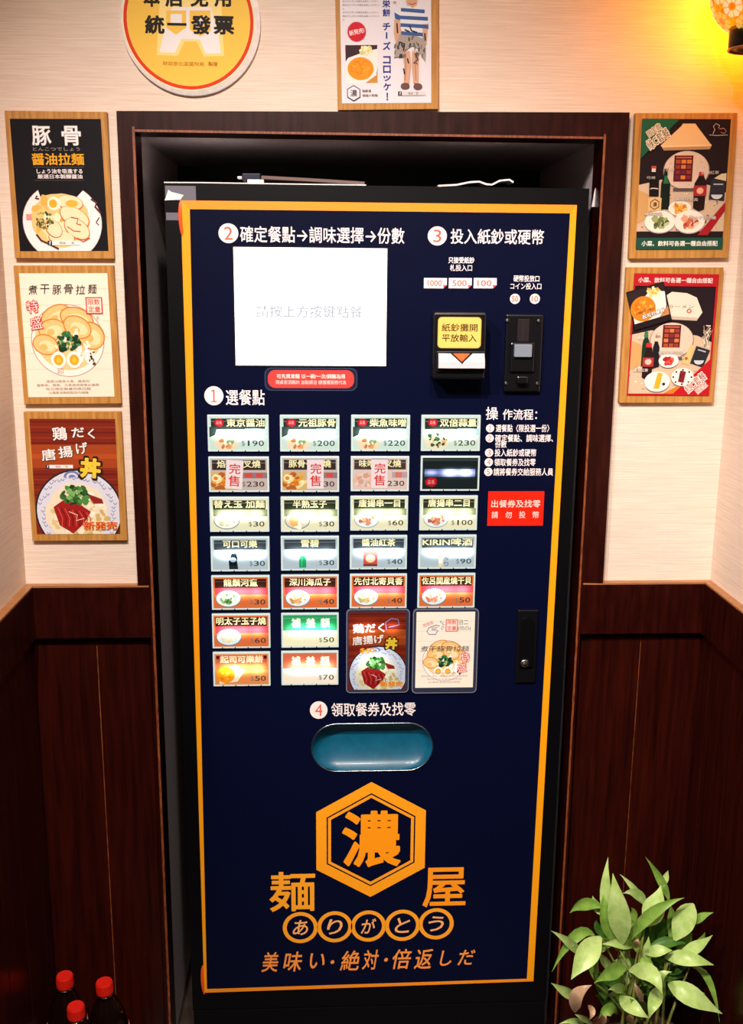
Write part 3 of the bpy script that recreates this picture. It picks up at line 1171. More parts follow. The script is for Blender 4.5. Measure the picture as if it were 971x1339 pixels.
def bbq_pale(f):
    f.rect(0, 0, 1, 1, '#e0c4ba')
    header(f, '#4a3a34', 0.36)
    f.blobs(0.2, 0.7, 0.2, 0.22, ['#e8b8a0', '#f0d0b8', '#d8a088'], 22, 0.06, 12)
    f.rect(0.72, 0.44, 1, 0.62, '#b8a0a8')
    f.rect(0.78, 0.44, 0.9, 0.62, '#d87868')


def blank(f):
    f.rect(0, 0, 1, 1, '#1e2628')
    f.rect(0.0, 0.04, 1, 0.10, '#3a4446')
    f.rect(0.04, 0.36, 0.95, 0.60, '#5a5e88')
    f.rect(0.05, 0.38, 0.94, 0.58, '#4a4e70')
    f.ell(0.16, 0.77, 0.11, 0.15, '#c01828', 18, jit=0.08)
    f.text('店長', 0.16, 0.77, 0.13, 0.14, '#ff9a90', 0.01)


def snack(plate, food, rim='#8ea0a0', **kw):
    def s(f):
        f.rect(0, 0, 1, 1, '#e4dcb8')
        header(f, '#2c3020', 0.34)
        f.rect(0.03, 0.34, 1, 0.56, '#75785a')
        dish_bowl(f, plate, food, rim=rim, **kw)
    return s


def drink(draw):
    def s(f):
        f.rect(0, 0, 1, 1, '#aebcc4')
        header(f, '#3a4248', 0.36, '#7a868c')
        draw(f)
    return s


def cola(f):
    f.poly([(0.30, 0.98), (0.46, 0.98), (0.44, 0.72), (0.45, 0.62), (0.43, 0.48), (0.34, 0.48), (0.32, 0.62), (0.29, 0.74)], '#0d1820')
    f.ell(0.37, 0.68, 0.06, 0.08, '#8aa0b0', 12)
    f.rect(0.31, 0.86, 0.45, 0.95, '#20282c')


def sprite(f):
    f.poly([(0.30, 0.96), (0.43, 0.96), (0.43, 0.7), (0.40, 0.58), (0.33, 0.58), (0.30, 0.7)], '#1f9a5a')
    f.rect(0.34, 0.62, 0.36, 0.92, '#46b87a')


def tea(f):
    f.rect(0.22, 0.92 - 0.48, 0.48, 0.95, '#c8504a')
    f.ell(0.35, 0.70, 0.09, 0.13, '#f4c8a0', 16)
    f.rect(0.22, 0.88, 0.48, 0.95, '#7a3028')


def beer(f):
    f.poly([(0.34, 0.98), (0.42, 0.98), (0.42, 0.66), (0.40, 0.42), (0.36, 0.42), (0.34, 0.66)], '#e8d0a0')
    f.rect(0.345, 0.74, 0.415, 0.88, '#f4f0e8')
    f.vtext('搾り', 0.485, 0.62, 0.98, 0.075, '#26303a')


def side(plate, food, rim='#6a7880', **kw):
    pass


def side_dish(plate, food, rim='#6a7880', **kw):
    def s(f):
        f.rect(0, 0, 1, 1, '#d86a38')
        header(f, '#3a1e16', 0.34, '#7a4a3a')
        f.rect(0.03, 0.34, 1, 0.56, '#c83a44')
        dish_bowl(f, plate, food, rim=rim, **kw)
    return s


def coupon(f):
    f.rect(0, 0, 1, 1, '#f0e8c0')
    f.rect(0, 0, 1, 0.5, '#2f9a5c')
    f.rect(0.0, 0.09, 1, 0.11, '#58b480')


def coupon_red(f):
    f.rect(0, 0, 1, 1, '#f4e0cc')
    f.rect(0, 0, 1, 0.5, '#d86a4a')


def cake(f):
    f.rect(0, 0, 1, 1, '#e08448')
    f.rect(0.03, 0.05, 0.97, 0.32, '#c85a3a')
    f.rect(0.03, 0.05, 0.09, 0.16, '#5a1018')
    f.rect(0.91, 0.05, 0.97, 0.16, '#5a1018')
    f.rect(0.03, 0.32, 1, 0.52, '#d86a3a')
    f.poly([(0.08, 0.98), (0.42, 0.9), (0.55, 0.55), (0.40, 0.35), (0.1, 0.5)], '#f0d8b8')
    f.ell(0.20, 0.68, 0.17, 0.27, '#f09018', 22)
    f.blobs(0.2, 0.68, 0.11, 0.17, ['#f8a830', '#e07c10'], 12, 0.03, 2)


RX1 = [(271.3, 351.2), (272.8, 351.7), (274, 351.7), (275.4, 352.3), (276.5, 352.7), (277.3, 353.3), (278.5, 353.3)]
RX2 = [(366, 443.7), (366.7, 443.3), (367, 443), (367.2, 443), (367.7, 442.7), (367.7, 442.7), (367.7, 442.3)]
RX3 = [(459, 535.8), (458.5, 534.7), (458, 533.3), (457.3, 532), (457.3, 531.7)]
RX4 = [(550.6, 627.8), (549.8, 626.8), (548.5, 624), (547, 622.3), (545.9, 620.8)]
RY1 = [(542.8, 590.6), (597.4, 643.6), (650, 695.7), (702, 747.3), (752.8, 797.5), (802.9, 847.8), (853, 897.4)]
RY2 = [(542.8, 590.6), (596.8, 643.6), (649.7, 695.7), (701.3, 746.2), (751.8, 797), (802, 847), (851.7, 896)]
RY3 = [(542.8, 590.2), (596.8, 642.5), (648.7, 694), (700.3, 744.6), (750.8, 795.5)]
RY4 = [(542.8, 590), (596.4, 642), (648.3, 693.6), (699.7, 744), (750, 795)]


def cell(c, r):
    X, Y = ((RX1, RY1), (RX2, RY2), (RX3, RY3), (RX4, RY4))[c]
    return (*X[r], *Y[r])


GREEN = ['#5a8a4a', '#8ab070', '#3a6a34', '#c8d8a0']
NOOD = ['#f0e8c8', '#e0d8b0', '#f8f4dc', '#c8c498']
ITEMS = [
    (0, 0, '東京醤油', '$190', ramen, 'lit menu button priced 190'),
    (1, 0, '元祖豚骨', '$200', ramen, 'lit menu button priced 200'),
    (2, 0, '柴魚味噌', '$220', ramen, 'lit menu button priced 220'),
    (3, 0, '双倍蒜量', '$230', ramen_green, 'lit menu button with dark green bowl priced 230'),
    (0, 2, '替え玉 加麵', '$30', snack('#f2f4ea', NOOD, '#5a7070'), 'lit menu button with noodle bowl'),
    (1, 2, '半熟玉子', '$30', snack('#d8d0b8', ['#f8efd0', '#e8b070'], '#5a6a80', n=6, size=0.10), 'lit menu button with halved eggs'),
    (2, 2, '唐揚串一目', '$60', snack('#e6ece8', ['#d89070', '#b86a50', '#e8b090'], n=14, size=0.04), 'lit menu button with one skewer'),
    (3, 2, '唐揚串二目', '$100', snack('#e2e8e6', ['#c88060', '#a86048', '#e0a080'], n=18, size=0.045), 'lit menu button with two skewers'),
    (0, 3, '可口可樂', '$30', drink(cola), 'lit menu button with black bottle'),
    (1, 3, '雪碧', '$30', drink(sprite), 'lit menu button with green bottle'),
    (2, 3, '醬油紅茶', '$40', drink(tea), 'lit menu button with red drink'),
    (3, 3, 'KIRIN啤酒', '$90', drink(beer), 'lit menu button with pale beer bottle'),
    (0, 4, '龍鬚河童', '$30', side_dish('#eef4e8', GREEN), 'lit menu button with green salad'),
    (1, 4, '深川海瓜子', '$40', side_dish('#dfe8ee', ['#e0a868', '#c88848', '#f0c890']), 'lit menu button with clams'),
    (2, 4, '先付北寄貝香', '$40', side_dish('#e6efea', ['#d8b878', '#b8b078', '#f0d8a8']), 'lit menu button with shellfish bowl'),
    (3, 4, '佐呂間産燒干貝', '$50', side_dish('#dfe8ea', ['#e89a78', '#d87858', '#f4c8a8']), 'lit menu button with grilled scallops'),
    (0, 5, '明太子玉子燒', '$60', side_dish('#dce8ea', ['#f0e0b8', '#e8d0a0']), 'lit menu button with rolled omelette'),
    (1, 5, '補差額', '$50', coupon, 'lit green and cream coupon button'),
    (0, 6, '起司可樂餅', '$50', cake, 'lit orange button with croquette'),
    (1, 6, '補差額', '$70', coupon_red, 'lit red and cream coupon button'),
]
for (c_, r_, nm, pr, st, lb) in ITEMS:
    menu(cell(c_, r_), c_, nm, pr, st, lb)
SOLD = [(0, '焰燒醬叉燒', '$230', bbq, 0.42, 0.07), (1, '豚骨子叉燒', '$230', bbq, 0.60, 0.0), (2, '味噌味叉燒', '$230', bbq_pale, 0.49, 0.0)]
for (c_, nm, pr, st, su, rot) in SOLD:
    btn, f, mt = menu(cell(c_, 1), c_, nm, pr, st, 'dim menu button covered by a white sold-out slip', 'dim')
    f.z += 0.0006
    f.begin()
    f.rect(su - 0.15, 0.0, su + 0.15, 0.22, '#b8b0b8', rot)
    f.rect(su - 0.15, 0.05, su + 0.15, 0.95, '#f2dcdc', rot)
    f.text('完', su + 0.01, 0.32, 0.20, 0.33, '#d83028', 0.012, rot)
    f.text('售', su - rot * 0.12, 0.70, 0.20, 0.34, '#d83028', 0.012, rot)
    f.end('sold_out_slip', mt, label='white slip with red sold-out characters', parent=btn)
menu(cell(3, 1), 3, None, None, blank, 'dark menu button with a white glowing line', 'blank')


# ---------------------------------------------------------------- pictures shared by posters and cards
def don_picture(f, ox=0.0, oy=0.0, s=1.0):
    """red meat rice bowl in a blue patterned dish; lower half of the sheet"""
    f.begin()
    f.rect(0, 0, 1, 1, '#7a2414')
    for i in range(16):
        v0 = 0.02 + 0.045 * i
        f.rect(0, v0, 1, v0 + 0.012, '#8e3018' if i % 2 else '#641a10')
    f.rect(0.0, 0.22, 1, 0.42, '#a0421a')
    f.rect(0.0, 0.30, 1, 0.34, '#b04c1e')
    cu, cv = 0.52, 0.80
    f.ell(cu, cv, 0.52, 0.37, '#20242c', 44)
    f.ell(cu, cv, 0.50, 0.355, '#d6d8e6', 44)
    rg = random.Random(4)
    for i in range(60):
        a = 2 * math.pi * i / 60
        r = rg.uniform(0.78, 0.95)
        x, y = cu + 0.50 * r * math.cos(a), cv + 0.355 * r * math.sin(a)
        f.stroke([(x - 0.02, y - 0.012), (x, y + 0.008), (x + 0.022, y - 0.01)], 0.008, '#4a5a9a')
    for r in (0.10, 0.07, 0.04):
        f.ell(0.46, 0.50, r, r * 0.55, '#6a7ab4' if r != 0.07 else '#d6d8e6', 18, 180, 360)
    f.ell(cu - 0.02, cv + 0.02, 0.37, 0.27, '#e8dcc0', 30, jit=0.05)
    f.blobs(cu, cv + 0.05, 0.34, 0.22, ['#f0e6cc', '#d8c48c', '#f6f0dc', '#c8b070'], 60, 0.04, 9)
    f.poly([(0.22, 0.76), (0.28, 0.92), (0.44, 0.995), (0.58, 0.90), (0.66, 0.80), (0.50, 0.72), (0.34, 0.70)], '#9a1c1c')
    for i in range(9):
        u = 0.27 + 0.042 * i
        f.stroke([(u, 0.76 + 0.006 * i), (u + 0.05, 0.86), (u + 0.04, 0.93)], 0.012, '#6a0e10' if i % 2 else '#c84a40')
    f.stroke([(0.40, 0.80), (0.50, 0.83), (0.48, 0.88), (0.58, 0.86)], 0.010, '#e8c8b0')
    f.poly([(0.62, 0.64), (0.80, 0.69), (0.82, 0.73), (0.70, 0.73)], '#8a2422')
    f.blobs(0.48, 0.66, 0.17, 0.08, ['#2a5a28', '#4c8a40', '#1c3c1c', '#7ab060', '#356a30'], 50, 0.035, 3)
    return f


def white_ramen_picture(f, dy=0.0, sc_=1.0):
    """white noodle bowl with slices of pork, greens and two egg halves"""
    cu, cv = 0.50, 0.53 + dy
    f.begin()
    f.rect(0, 0, 1, 1, '#efe3cf')
    for i in range(6):
        f.rect(0, 0.12 + 0.13 * i, 1, 0.123 + 0.13 * i, '#cbbba6')
    f.ell(cu, cv + 0.01, 0.42 * sc_, 0.295 * sc_, '#b88a84', 40)
    f.ell(cu, cv + 0.01, 0.41 * sc_, 0.288 * sc_, '#f6ece2', 40)
    f.ell(cu, cv - 0.01, 0.37 * sc_, 0.26 * sc_, '#e8c88c', 40)
    for (u, v, ru, rv, rt) in ((-0.12, -0.19, 0.19, 0.085, -0.5), (0.12, -0.17, 0.20, 0.09, 0.3), (-0.17, -0.08, 0.16, 0.09, -0.2), (0.27, -0.03, 0.17, 0.11, 0.9), (-0.26, 0.04, 0.15, 0.085, 0.3), (0.12, -0.10, 0.17, 0.09, 0.5)):
        f.ell(cu + u * sc_, cv + v * sc_, ru * sc_, rv * sc_, '#c87f34', 20, rot=rt)
        f.ell(cu + u * sc_, cv + v * sc_, ru * 0.92 * sc_, rv * 0.88 * sc_, '#edbf7c', 20, rot=rt)
        f.ell(cu + u * sc_ + 0.02, cv + v * sc_ + 0.01, ru * 0.6 * sc_, rv * 0.5 * sc_, '#f5d9a4', 16, rot=rt)
        f.ell(cu + u * sc_ - 0.02, cv + v * sc_ + 0.02, ru * 0.3 * sc_, rv * 0.3 * sc_, '#e9b568', 12, rot=rt)
    f.blobs(cu + 0.05, cv + 0.03, 0.2 * sc_, 0.12 * sc_, ['#f4e8cc', '#e8c890', '#fff4e0'], 26, 0.022, 6)
    f.blobs(cu + 0.20 * sc_, cv + 0.12 * sc_, 0.12 * sc_, 0.07 * sc_, ['#fbf6ee', '#ece2d6', '#ffffff'], 26, 0.024, 5)
    f.blobs(cu + 0.28 * sc_, cv + 0.14 * sc_, 0.05 * sc_, 0.06 * sc_, ['#3a2a20', '#5a4030'], 10, 0.016, 4)
    f.blobs(cu, cv + 0.02, 0.13 * sc_, 0.075 * sc_, ['#1f4a30', '#2f6a3c', '#4a8a4c', '#16361f'], 40, 0.028, 2)
    for u in (-0.12, 0.06):
        f.ell(cu + u * sc_, cv + 0.165 * sc_, 0.085 * sc_, 0.068 * sc_, '#faf4ec', 22)
        f.ell(cu + u * sc_, cv + 0.165 * sc_, 0.055 * sc_, 0.044 * sc_, '#f0a41c', 20)
        f.ell(cu + u * sc_, cv + 0.168 * sc_, 0.03 * sc_, 0.022 * sc_, '#f7bc3c', 14)
    return f


def don_sign(f, cu, cv, w_, h_):
    """yellow character with a dark outline"""
    f.text('丼', cu, cv, w_ * 1.28, h_ * 1.28, '#2a1c14', 0.085, 0.08)
    f.text('丼', cu, cv, w_ * 1.05, h_ * 1.05, '#f0c83c', 0.055, 0.08)


# ---- two laminated cards stuck over the lower right places
def card(x0, y0, x1, y1, px0, py0, px1, py1, label):
    fr_ = pframe(x0, y0, x1, y1, -0.0035, machine)
    fr_.begin().poly(rrect(0, 0, 1, 1, 0.07, fr_.asp), '#6c7080')
    fr_.poly(rrect(0.015, 0.011, 0.985, 0.989, 0.06, fr_.asp), '#2c3046')
    edge = MB()
    pts = [fr_.P(u, v_) for u, v_ in rrect(0, 0, 1, 1, 0.07, fr_.asp)]
    n = len(pts)
    fr_.mb.add([p for p in pts] + [Vector((p.x, -0.0002, p.z)) for p in pts], [[i, (i + 1) % n, n + (i + 1) % n, n + i] for i in range(n)], lin('#4a4e60'))
    o = fr_.end('laminated_card', 'print', label=label)
    return o, pframe(px0, py0, px1, py1, -0.0037, machine)


cd, f = card(452.5, 797, 535, 906.5, 455.5, 801, 530, 902, 'laminated card of a red meat rice bowl')
don_picture(f)
f.end('bowl_picture', 'lit_card', parent=cd)
f.begin()
f.text('鶏だく', 0.35, 0.20, 0.55, 0.12, '#f6ece6', 0.02, -0.04)
f.text('唐揚げ', 0.34, 0.35, 0.55, 0.11, '#f6ece6', 0.02, -0.08)
don_sign(f, 0.75, 0.40, 0.20, 0.145)
f.text('$60', 0.33, 0.49, 0.26, 0.07, '#f0a020', 0.03)
f.text('新発売', 0.76, 0.925, 0.40, 0.07, '#f08020', 0.03, outline='#f8d060')
f.stroke([(0.66, 0.22), (0.64, 0.13), (0.74, 0.08), (0.86, 0.09), (0.88, 0.16), (0.70, 0.19)], 0.012, '#8a88c8')
f.end('title_lettering', 'lit_card', parent=cd)
cd, f = card(539, 796.5, 624.5, 907, 543.5, 800.5, 619.5, 899.5, 'laminated card of a white noodle bowl')
white_ramen_picture(f, 0.10, 0.92)
f.end('bowl_picture', 'lit_card_soft', parent=cd)
f.begin()
f.text('煮干豚骨拉麺', 0.5, 0.48, 0.84, 0.075, '#3c342e', 0.0, shear=0.1)
f.rect(0.50, 0.095, 0.71, 0.255, '#d84a40')
f.rect(0.515, 0.105, 0.695, 0.245, '#f2dccb')
f.text('限数', 0.605, 0.135, 0.155, 0.055, '#d84a40', 0.012)
f.text('定量', 0.605, 0.21, 0.155, 0.055, '#d84a40', 0.012)
f.text('日二', 0.81, 0.135, 0.15, 0.06, '#5a5654')
f.text('(凹凸)', 0.82, 0.215, 0.22, 0.055, '#5a5654')
f.text('限限限', 0.2, 0.155, 0.18, 0.045, '#e08a88', 0.012, -0.35)
# pointing hand drawn in line
f.stroke([(0.40, 0.18), (0.33, 0.17), (0.22, 0.20), (0.18, 0.25), (0.22, 0.29), (0.33, 0.29), (0.37, 0.24), (0.33, 0.23), (0.26, 0.23)], 0.013, '#6a6690')
f.stroke([(0.26, 0.21), (0.36, 0.20)], 0.011, '#6a6690')
for a in range(-70, 80, 30):
    ca, sa = math.cos(math.radians(a)), math.sin(math.radians(a))
    f.stroke([(0.39 + 0.05 * ca, 0.175 + 0.04 * sa), (0.39 + 0.09 * ca, 0.175 + 0.07 * sa)], 0.011, '#6a6690')
f.text('特', 0.85, 0.60, 0.15, 0.12, '#f6e0d8', 0.0, -0.12, outline='#d8403c', ow=0.055)
f.text('盛', 0.80, 0.735, 0.15, 0.11, '#f6e0d8', 0.0, -0.12, outline='#d8403c', ow=0.055)
for i, s in enumerate(('湯頭以豬骨', '鯷魚乾。燒魚、大骨燉煮濃郁拉麵湯頭', '每日限定供應数量有限', '以濃厚湯頭搭配細麵')):
    f.text(s, 0.5, 0.80 + 0.04 * i, (0.4, 0.8, 0.6, 0.55)[i], 0.022, '#b89a8a')
f.end('title_lettering', 'lit_card_soft', parent=cd)

# ================================================================== THINGS ON TOP OF THE MACHINE
ZT = MZT + 0.0012


def ribbon(name, pts, wdt, thick, material, label, cat, parent=None):
    """bent sheet: profile pts (x, z) carried along y over wdt = (y0, y1)"""
    y0, y1 = wdt
    v, f = [], []
    n = len(pts)
    for i, (x, z) in enumerate(pts):
        a, b = pts[max(0, i - 1)], pts[min(n - 1, i + 1)]
        dx, dz = b[0] - a[0], b[1] - a[1]
        l = math.hypot(dx, dz) or 1
        nx, nz = -dz / l * thick, dx / l * thick
        v += [(x, y0, z), (x, y1, z), (x + nx, y1, z + nz), (x + nx, y0, z + nz)]
    for i in range(n - 1):
        for k in range(4):
            k2 = (k + 1) % 4
            f.append((i * 4 + k, (i + 1) * 4 + k, (i + 1) * 4 + k2, i * 4 + k2))
    f += [(0, 1, 2, 3), ((n - 1) * 4 + 3, (n - 1) * 4 + 2, (n - 1) * 4 + 1, (n - 1) * 4)]
    o = MB().add(v, f).build(name, material, parent)
    fix_normals(o)
    if label:
        o['label'] = label
        o['category'] = cat
    return o


def X(px):
    return at(px, 238, 0.02).x


ribbon('paper_sheet', [(X(216), ZT), (X(262), ZT + 0.0004), (X(320), ZT + 0.0002), (X(392), ZT + 0.0001), (X(478), ZT)], (0.006, 0.15), 0.0016, 'white_paper',
       'flat white paper sheet lying on the left of the machine top', 'paper')
ribbon('folded_paper', [(X(324), ZT + 0.0022), (X(345), ZT + 0.0022)], (0.01, 0.05), 0.005, 'white_paper', 'small folded white paper pad under the dark gadget', 'paper')
gd = thing('gadget', 'small dark box lying on papers on top of the machine', 'gadget', (X(329), 0.05, ZT + 0.0074))
MB().box(X(316), X(341), 0.02, 0.07, ZT + 0.0074, ZT + 0.0172, 0.002).build('body', mat('gadget_blue_black', '#1a1c34', 0.35), gd)
MB().box(X(309.5), X(316), 0.03, 0.045, ZT + 0.010, ZT + 0.0135, 0.001).build('plug', 'white_paper', gd, 'white tip')
ribbon('cardboard_strip', [(X(342), ZT + 0.0085), (X(400), ZT + 0.0060), (X(476), ZT + 0.0018)], (0.012, 0.09), 0.0045, 'brown_card',
       'brown card strip leaning down beside the dark gadget', 'cardboard')
ribbon('crumpled_paper', [(X(572), ZT + 0.0002), (X(596), ZT + 0.002), (X(612), ZT + 0.006), (X(625), ZT + 0.0072), (X(634), ZT + 0.0035), (X(642), ZT + 0.003), (X(652), ZT + 0.009), (X(664), ZT + 0.0105), (X(669), ZT + 0.007)], (0.01, 0.05), 0.0026, 'white_paper',
       'crumpled white paper strip on the right of the machine top', 'paper')
# white scrap stuck between machine and alcove lining
sp = [(773, 271), (779, 270), (781, 238), (777, 249)]
fix_normals(MB().prism([(p.x, p.z) for p in (at(*a, 0.03) for a in sp)], 0.029, 0.031).build('paper_scrap', 'white_paper', props={'label': 'narrow white paper scrap wedged between machine and right lining', 'category': 'paper'}))

# ================================================================== POSTERS ON WOODEN BOARDS
WY = T                 # wall plane
BT = 0.010             # board thickness


def poster(name, label, board, sheet, group=None):
    """board and sheet: four photo corners TL TR BR BL on the board front plane"""
    yb = WY - BT
    bf = qframe(*board, yb, None)
    root = thing(name, label, 'poster', (bf.o.x, WY, bf.o.z), group)
    v = []
    for dy in (0.0, BT):
        for (u, vv) in ((0, 1), (1, 1), (1, 0), (0, 0)):
            p = bf.P(u, vv)
            v.append((p.x, yb + dy, p.z))
    bm = bmesh.new()
    bv = [bm.verts.new(p) for p in v]
    for fc in ((0, 1, 2, 3), (7, 6, 5, 4), (0, 4, 5, 1), (1, 5, 6, 2), (2, 6, 7, 3), (3, 7, 4, 0)):
        bm.faces.new([bv[i] for i in fc])
    bmesh.ops.recalc_face_normals(bm, faces=bm.faces[:])
    bmesh.ops.bevel(bm, geom=bm.edges[:], offset=0.0006, segments=1, affect='EDGES')
    MB().bm(bm).build('backing_board', 'oak', root)
    f = qframe(*sheet, yb - 0.0004, root)
    return root, f


def sheet(f, color):
    f.begin().rect(0, 0, 1, 1, color)
    return f.end('printed_sheet')


def fbox(f, u, v, w_, h_):
    """page-name strip: dark square with a letter, pale box with writing"""
    f.rect(u, v, u + w_, v + h_, '#f0e8e4')
    f.rect(u, v, u + h_ * f.asp, v + h_, '#25304a')
    f.text('f', u + h_ * f.asp * 0.55, v + h_ * 0.5, h_ * f.asp * 0.4, h_ * 0.8, '#f4f0f0', 0.02)
    f.text('麺屋 ・ 濃', u + w_ * 0.58, v + h_ * 0.52, w_ * 0.45, h_ * 0.55, '#5a4a44')


# ---- black noodle poster
root, f = poster('ramen_poster', 'black poster of a noodle bowl on a wooden board, top of the left column',
                 ((6.2, 144.6), (140.6, 146.2), (148.3, 338.5), (18.8, 337.7)), ((14.2, 155.4), (132.5, 155.4), (140.9, 328.2), (24.7, 328.2)))
sh = sheet(f, '#0c0a10')
f.begin()
cu, cv = 0.50, 0.78
f.ell(cu, cv, 0.445, 0.30, '#c9a8a0', 46)
f.ell(cu, cv, 0.44, 0.295, '#f0e8e6', 46)
f.poly([(0.24, 0.50), (0.76, 0.53), (0.66, 0.60), (0.5, 0.63), (0.28, 0.60)], '#0c0a10')
f.poly([(0.2, 0.46), (0.8, 0.46), (0.74, 0.535), (0.60, 0.585), (0.38, 0.58), (0.27, 0.55)], '#0c0a10')
f.ell(0.48, 0.765, 0.33, 0.21, '#e6c37c', 34, jit=0.03)
f.blobs(0.46, 0.74, 0.28, 0.16, ['#efd79c', '#dfae54', '#f4e6c0', '#d79a3c', '#e9c478'], 50, 0.05, 4)
for (u, v, ru, rv, rt) in ((0.60, 0.63, 0.15, 0.06, 0.15), (0.64, 0.74, 0.18, 0.075, 0.5), (0.55, 0.84, 0.16, 0.07, 0.2), (0.66, 0.83, 0.16, 0.075, 0.6), (0.48, 0.90, 0.15, 0.055, 0.1), (0.40, 0.83, 0.11, 0.06, 0.9)):
    f.ell(u, v, ru, rv, '#c0703c', 20, rot=rt)
    f.ell(u, v - 0.004, ru * 0.94, rv * 0.9, '#f2dcb4', 20, rot=rt)
f.ell(0.62, 0.635, 0.07, 0.028, '#eab03c', 16)
f.ell(0.42, 0.635, 0.075, 0.052, '#f6ead0', 20)
f.ell(0.41, 0.635, 0.045, 0.032, '#e8a828', 18)
f.blobs(0.30, 0.76, 0.10, 0.07, ['#5a5a30', '#7a743c', '#3c4426', '#a89a50'], 44, 0.016, 7)
f.stroke([(0.60, 0.74), (0.68, 0.75), (0.66, 0.79), (0.71, 0.80)], 0.012, '#a8402c')
f.stroke([(0.55, 0.81), (0.62, 0.845), (0.70, 0.85)], 0.010, '#b84a30')
f.stroke([(0.66, 0.90), (0.72, 0.93), (0.80, 0.90)], 0.012, '#c24a2c')
f.stroke([(0.84, 0.60), (0.90, 0.63), (0.88, 0.66), (0.94, 0.71)], 0.022, '#5a2c3c')
f.stroke([(0.92, 0.74), (0.88, 0.78), (0.91, 0.80)], 0.012, '#6a4038')
f.stroke([(0.24, 0.575), (0.22, 0.595), (0.26, 0.60)], 0.02, '#5a2c34')
f.stroke([(0.20, 0.87), (0.25, 0.92), (0.32, 0.94), (0.44, 0.985)], 0.022, '#5a2828')
f.rect(0.10, 0.715, 0.16, 0.76, '#d8908a')
f.end('bowl_picture', parent=sh)
f.begin()
f.text('豚', 0.335, 0.125, 0.21, 0.145, '#f2eeee', 0.015, outline='#8a7a80', ow=0.02)
f.text('骨', 0.665, 0.125, 0.21, 0.145, '#f2eeee', 0.015, outline='#8a7a80', ow=0.02)
f.text('とんこつでしょう', 0.49, 0.225, 0.52, 0.026, '#a8989a')
f.text('醤油拉麺', 0.50, 0.30, 0.58, 0.09, '#e0a020', 0.022)
f.rect(0.22, 0.358, 0.78, 0.361, '#6a5a5c')
f.text('しょう油を吸進する', 0.51, 0.39, 0.51, 0.036, '#e8e0e0', 0.02)
f.text('厳選日本製醸醤油', 0.51, 0.43, 0.50, 0.034, '#e0d8d8', 0.02)
f.rect(0.22, 0.458, 0.78, 0.461, '#5a4c4e')
fbox(f, 0.32, 0.92, 0.37, 0.035)
f.end('title_lettering', parent=sh)

# ---- white noodle poster
root, f = poster('ramen_poster', 'white poster of a pork noodle bowl with two egg halves, middle of the left column',
                 ((18.4, 348), (149.5, 346), (157.4, 528.6), (30.6, 528)), ((26, 357.6), (140.4, 357), (149.5, 518.7), (36, 519.3)))
sh = sheet(f, '#efe3cf')
white_ramen_picture(f, 0.0, 1.0)
f.end('bowl_picture', parent=sh)
f.begin()
for i, ch in enumerate('煮干豚骨拉麺'):
    f.text(ch, 0.145 + 0.135 * i, 0.13 - 0.006 * (i % 2), 0.105, 0.075, '#3c3436', 0.002, shear=0.12)
f.rect(0.735, 0.19, 0.925, 0.325, '#c9302c')
f.rect(0.748, 0.199, 0.912, 0.316, '#efe3cf')
f.text('限数', 0.83, 0.228, 0.14, 0.048, '#c9302c', 0.012)
f.text('定量', 0.83, 0.287, 0.14, 0.048, '#c9302c', 0.012)
f.text('特', 0.125, 0.265, 0.13, 0.095, '#f2dcd4', 0.0, -0.15, outline='#c8242c', ow=0.055)
f.text('盛', 0.155, 0.395, 0.13, 0.095, '#f2dcd4', 0.0, -0.15, outline='#c8242c', ow=0.055)
f.text('印', 0.395, 0.785, 0.07, 0.045, '#c89a8c')
f.text('番', 0.86, 0.355, 0.03, 0.025, '#b0a090')
for i, s in enumerate(('湯頭以豬骨大骨、雞骨和', '鯷魚乾。燒魚、大骨長時間慢火燉煮', '每日限定數量供應拉麵', '以濃厚湯頭搭配店内細麵')):
    f.text(s, 0.47, 0.868 + 0.031 * i, (0.5, 0.72, 0.52, 0.46)[i], 0.02, '#9a8a80')
f.end('title_lettering', parent=sh)

# ---- rice bowl poster
root, f = poster('rice_bowl_poster', 'dark red poster of a rice bowl in a blue dish, bottom left column',
                 ((31.2, 538.6), (158.9, 538.6), (165.4, 706.8), (41.7, 707.7)), ((38.3, 547.7), (151, 547.7), (156.6, 698.3), (48.2, 698.3)))
sh = sheet(f, '#7a2414')
don_picture(f)
f.end('bowl_picture', parent=sh)
f.begin()
f.text('鶏', 0.345, 0.125, 0.17, 0.115, '#f2e8e4', 0.02, -0.05, outline='#3a1410', ow=0.03)
f.text('だ', 0.56, 0.115, 0.15, 0.085, '#f2e8e4', 0.02, -0.05, outline='#3a1410', ow=0.03)
f.text('く', 0.715, 0.125, 0.08, 0.085, '#f2e8e4', 0.02, -0.05, outline='#3a1410', ow=0.03)
f.text('唐', 0.20, 0.305, 0.17, 0.10, '#f2e8e4', 0.02, -0.1, outline='#3a1410', ow=0.03)
f.text('揚', 0.40, 0.28, 0.17, 0.10, '#f2e8e4', 0.02, -0.1, outline='#3a1410', ow=0.03)
f.text('げ', 0.595, 0.25, 0.14, 0.10, '#f2e8e4', 0.02, -0.1, outline='#3a1410', ow=0.03)
don_sign(f, 0.685, 0.42, 0.23, 0.165)
fbox(f, 0.16, 0.392, 0.32, 0.03)
f.text('新発売', 0.77, 0.925, 0.40, 0.075, '#c8281c', 0.02, outline='#f0c060', ow=0.03)
f.end('title_lettering', parent=sh)

# ---- croquette poster above the alcove
root, f = poster('croquette_poster', 'pale grey poster with a drawn figure in striped shirt, above the alcove',
                 ((437.5, -42), (572.5, -44), (573.5, 143.5), (441.5, 143.5)), ((444, -33), (562.5, -34), (564.5, 134.8), (446.5, 134.8)))
sh = sheet(f, '#e2dde4')


def cu_(x):      # crop pixel -> u of this sheet (crop of x 430..590 scaled 6.07)
    return (x / 6.07 + 430 - 445.6) / 118.2


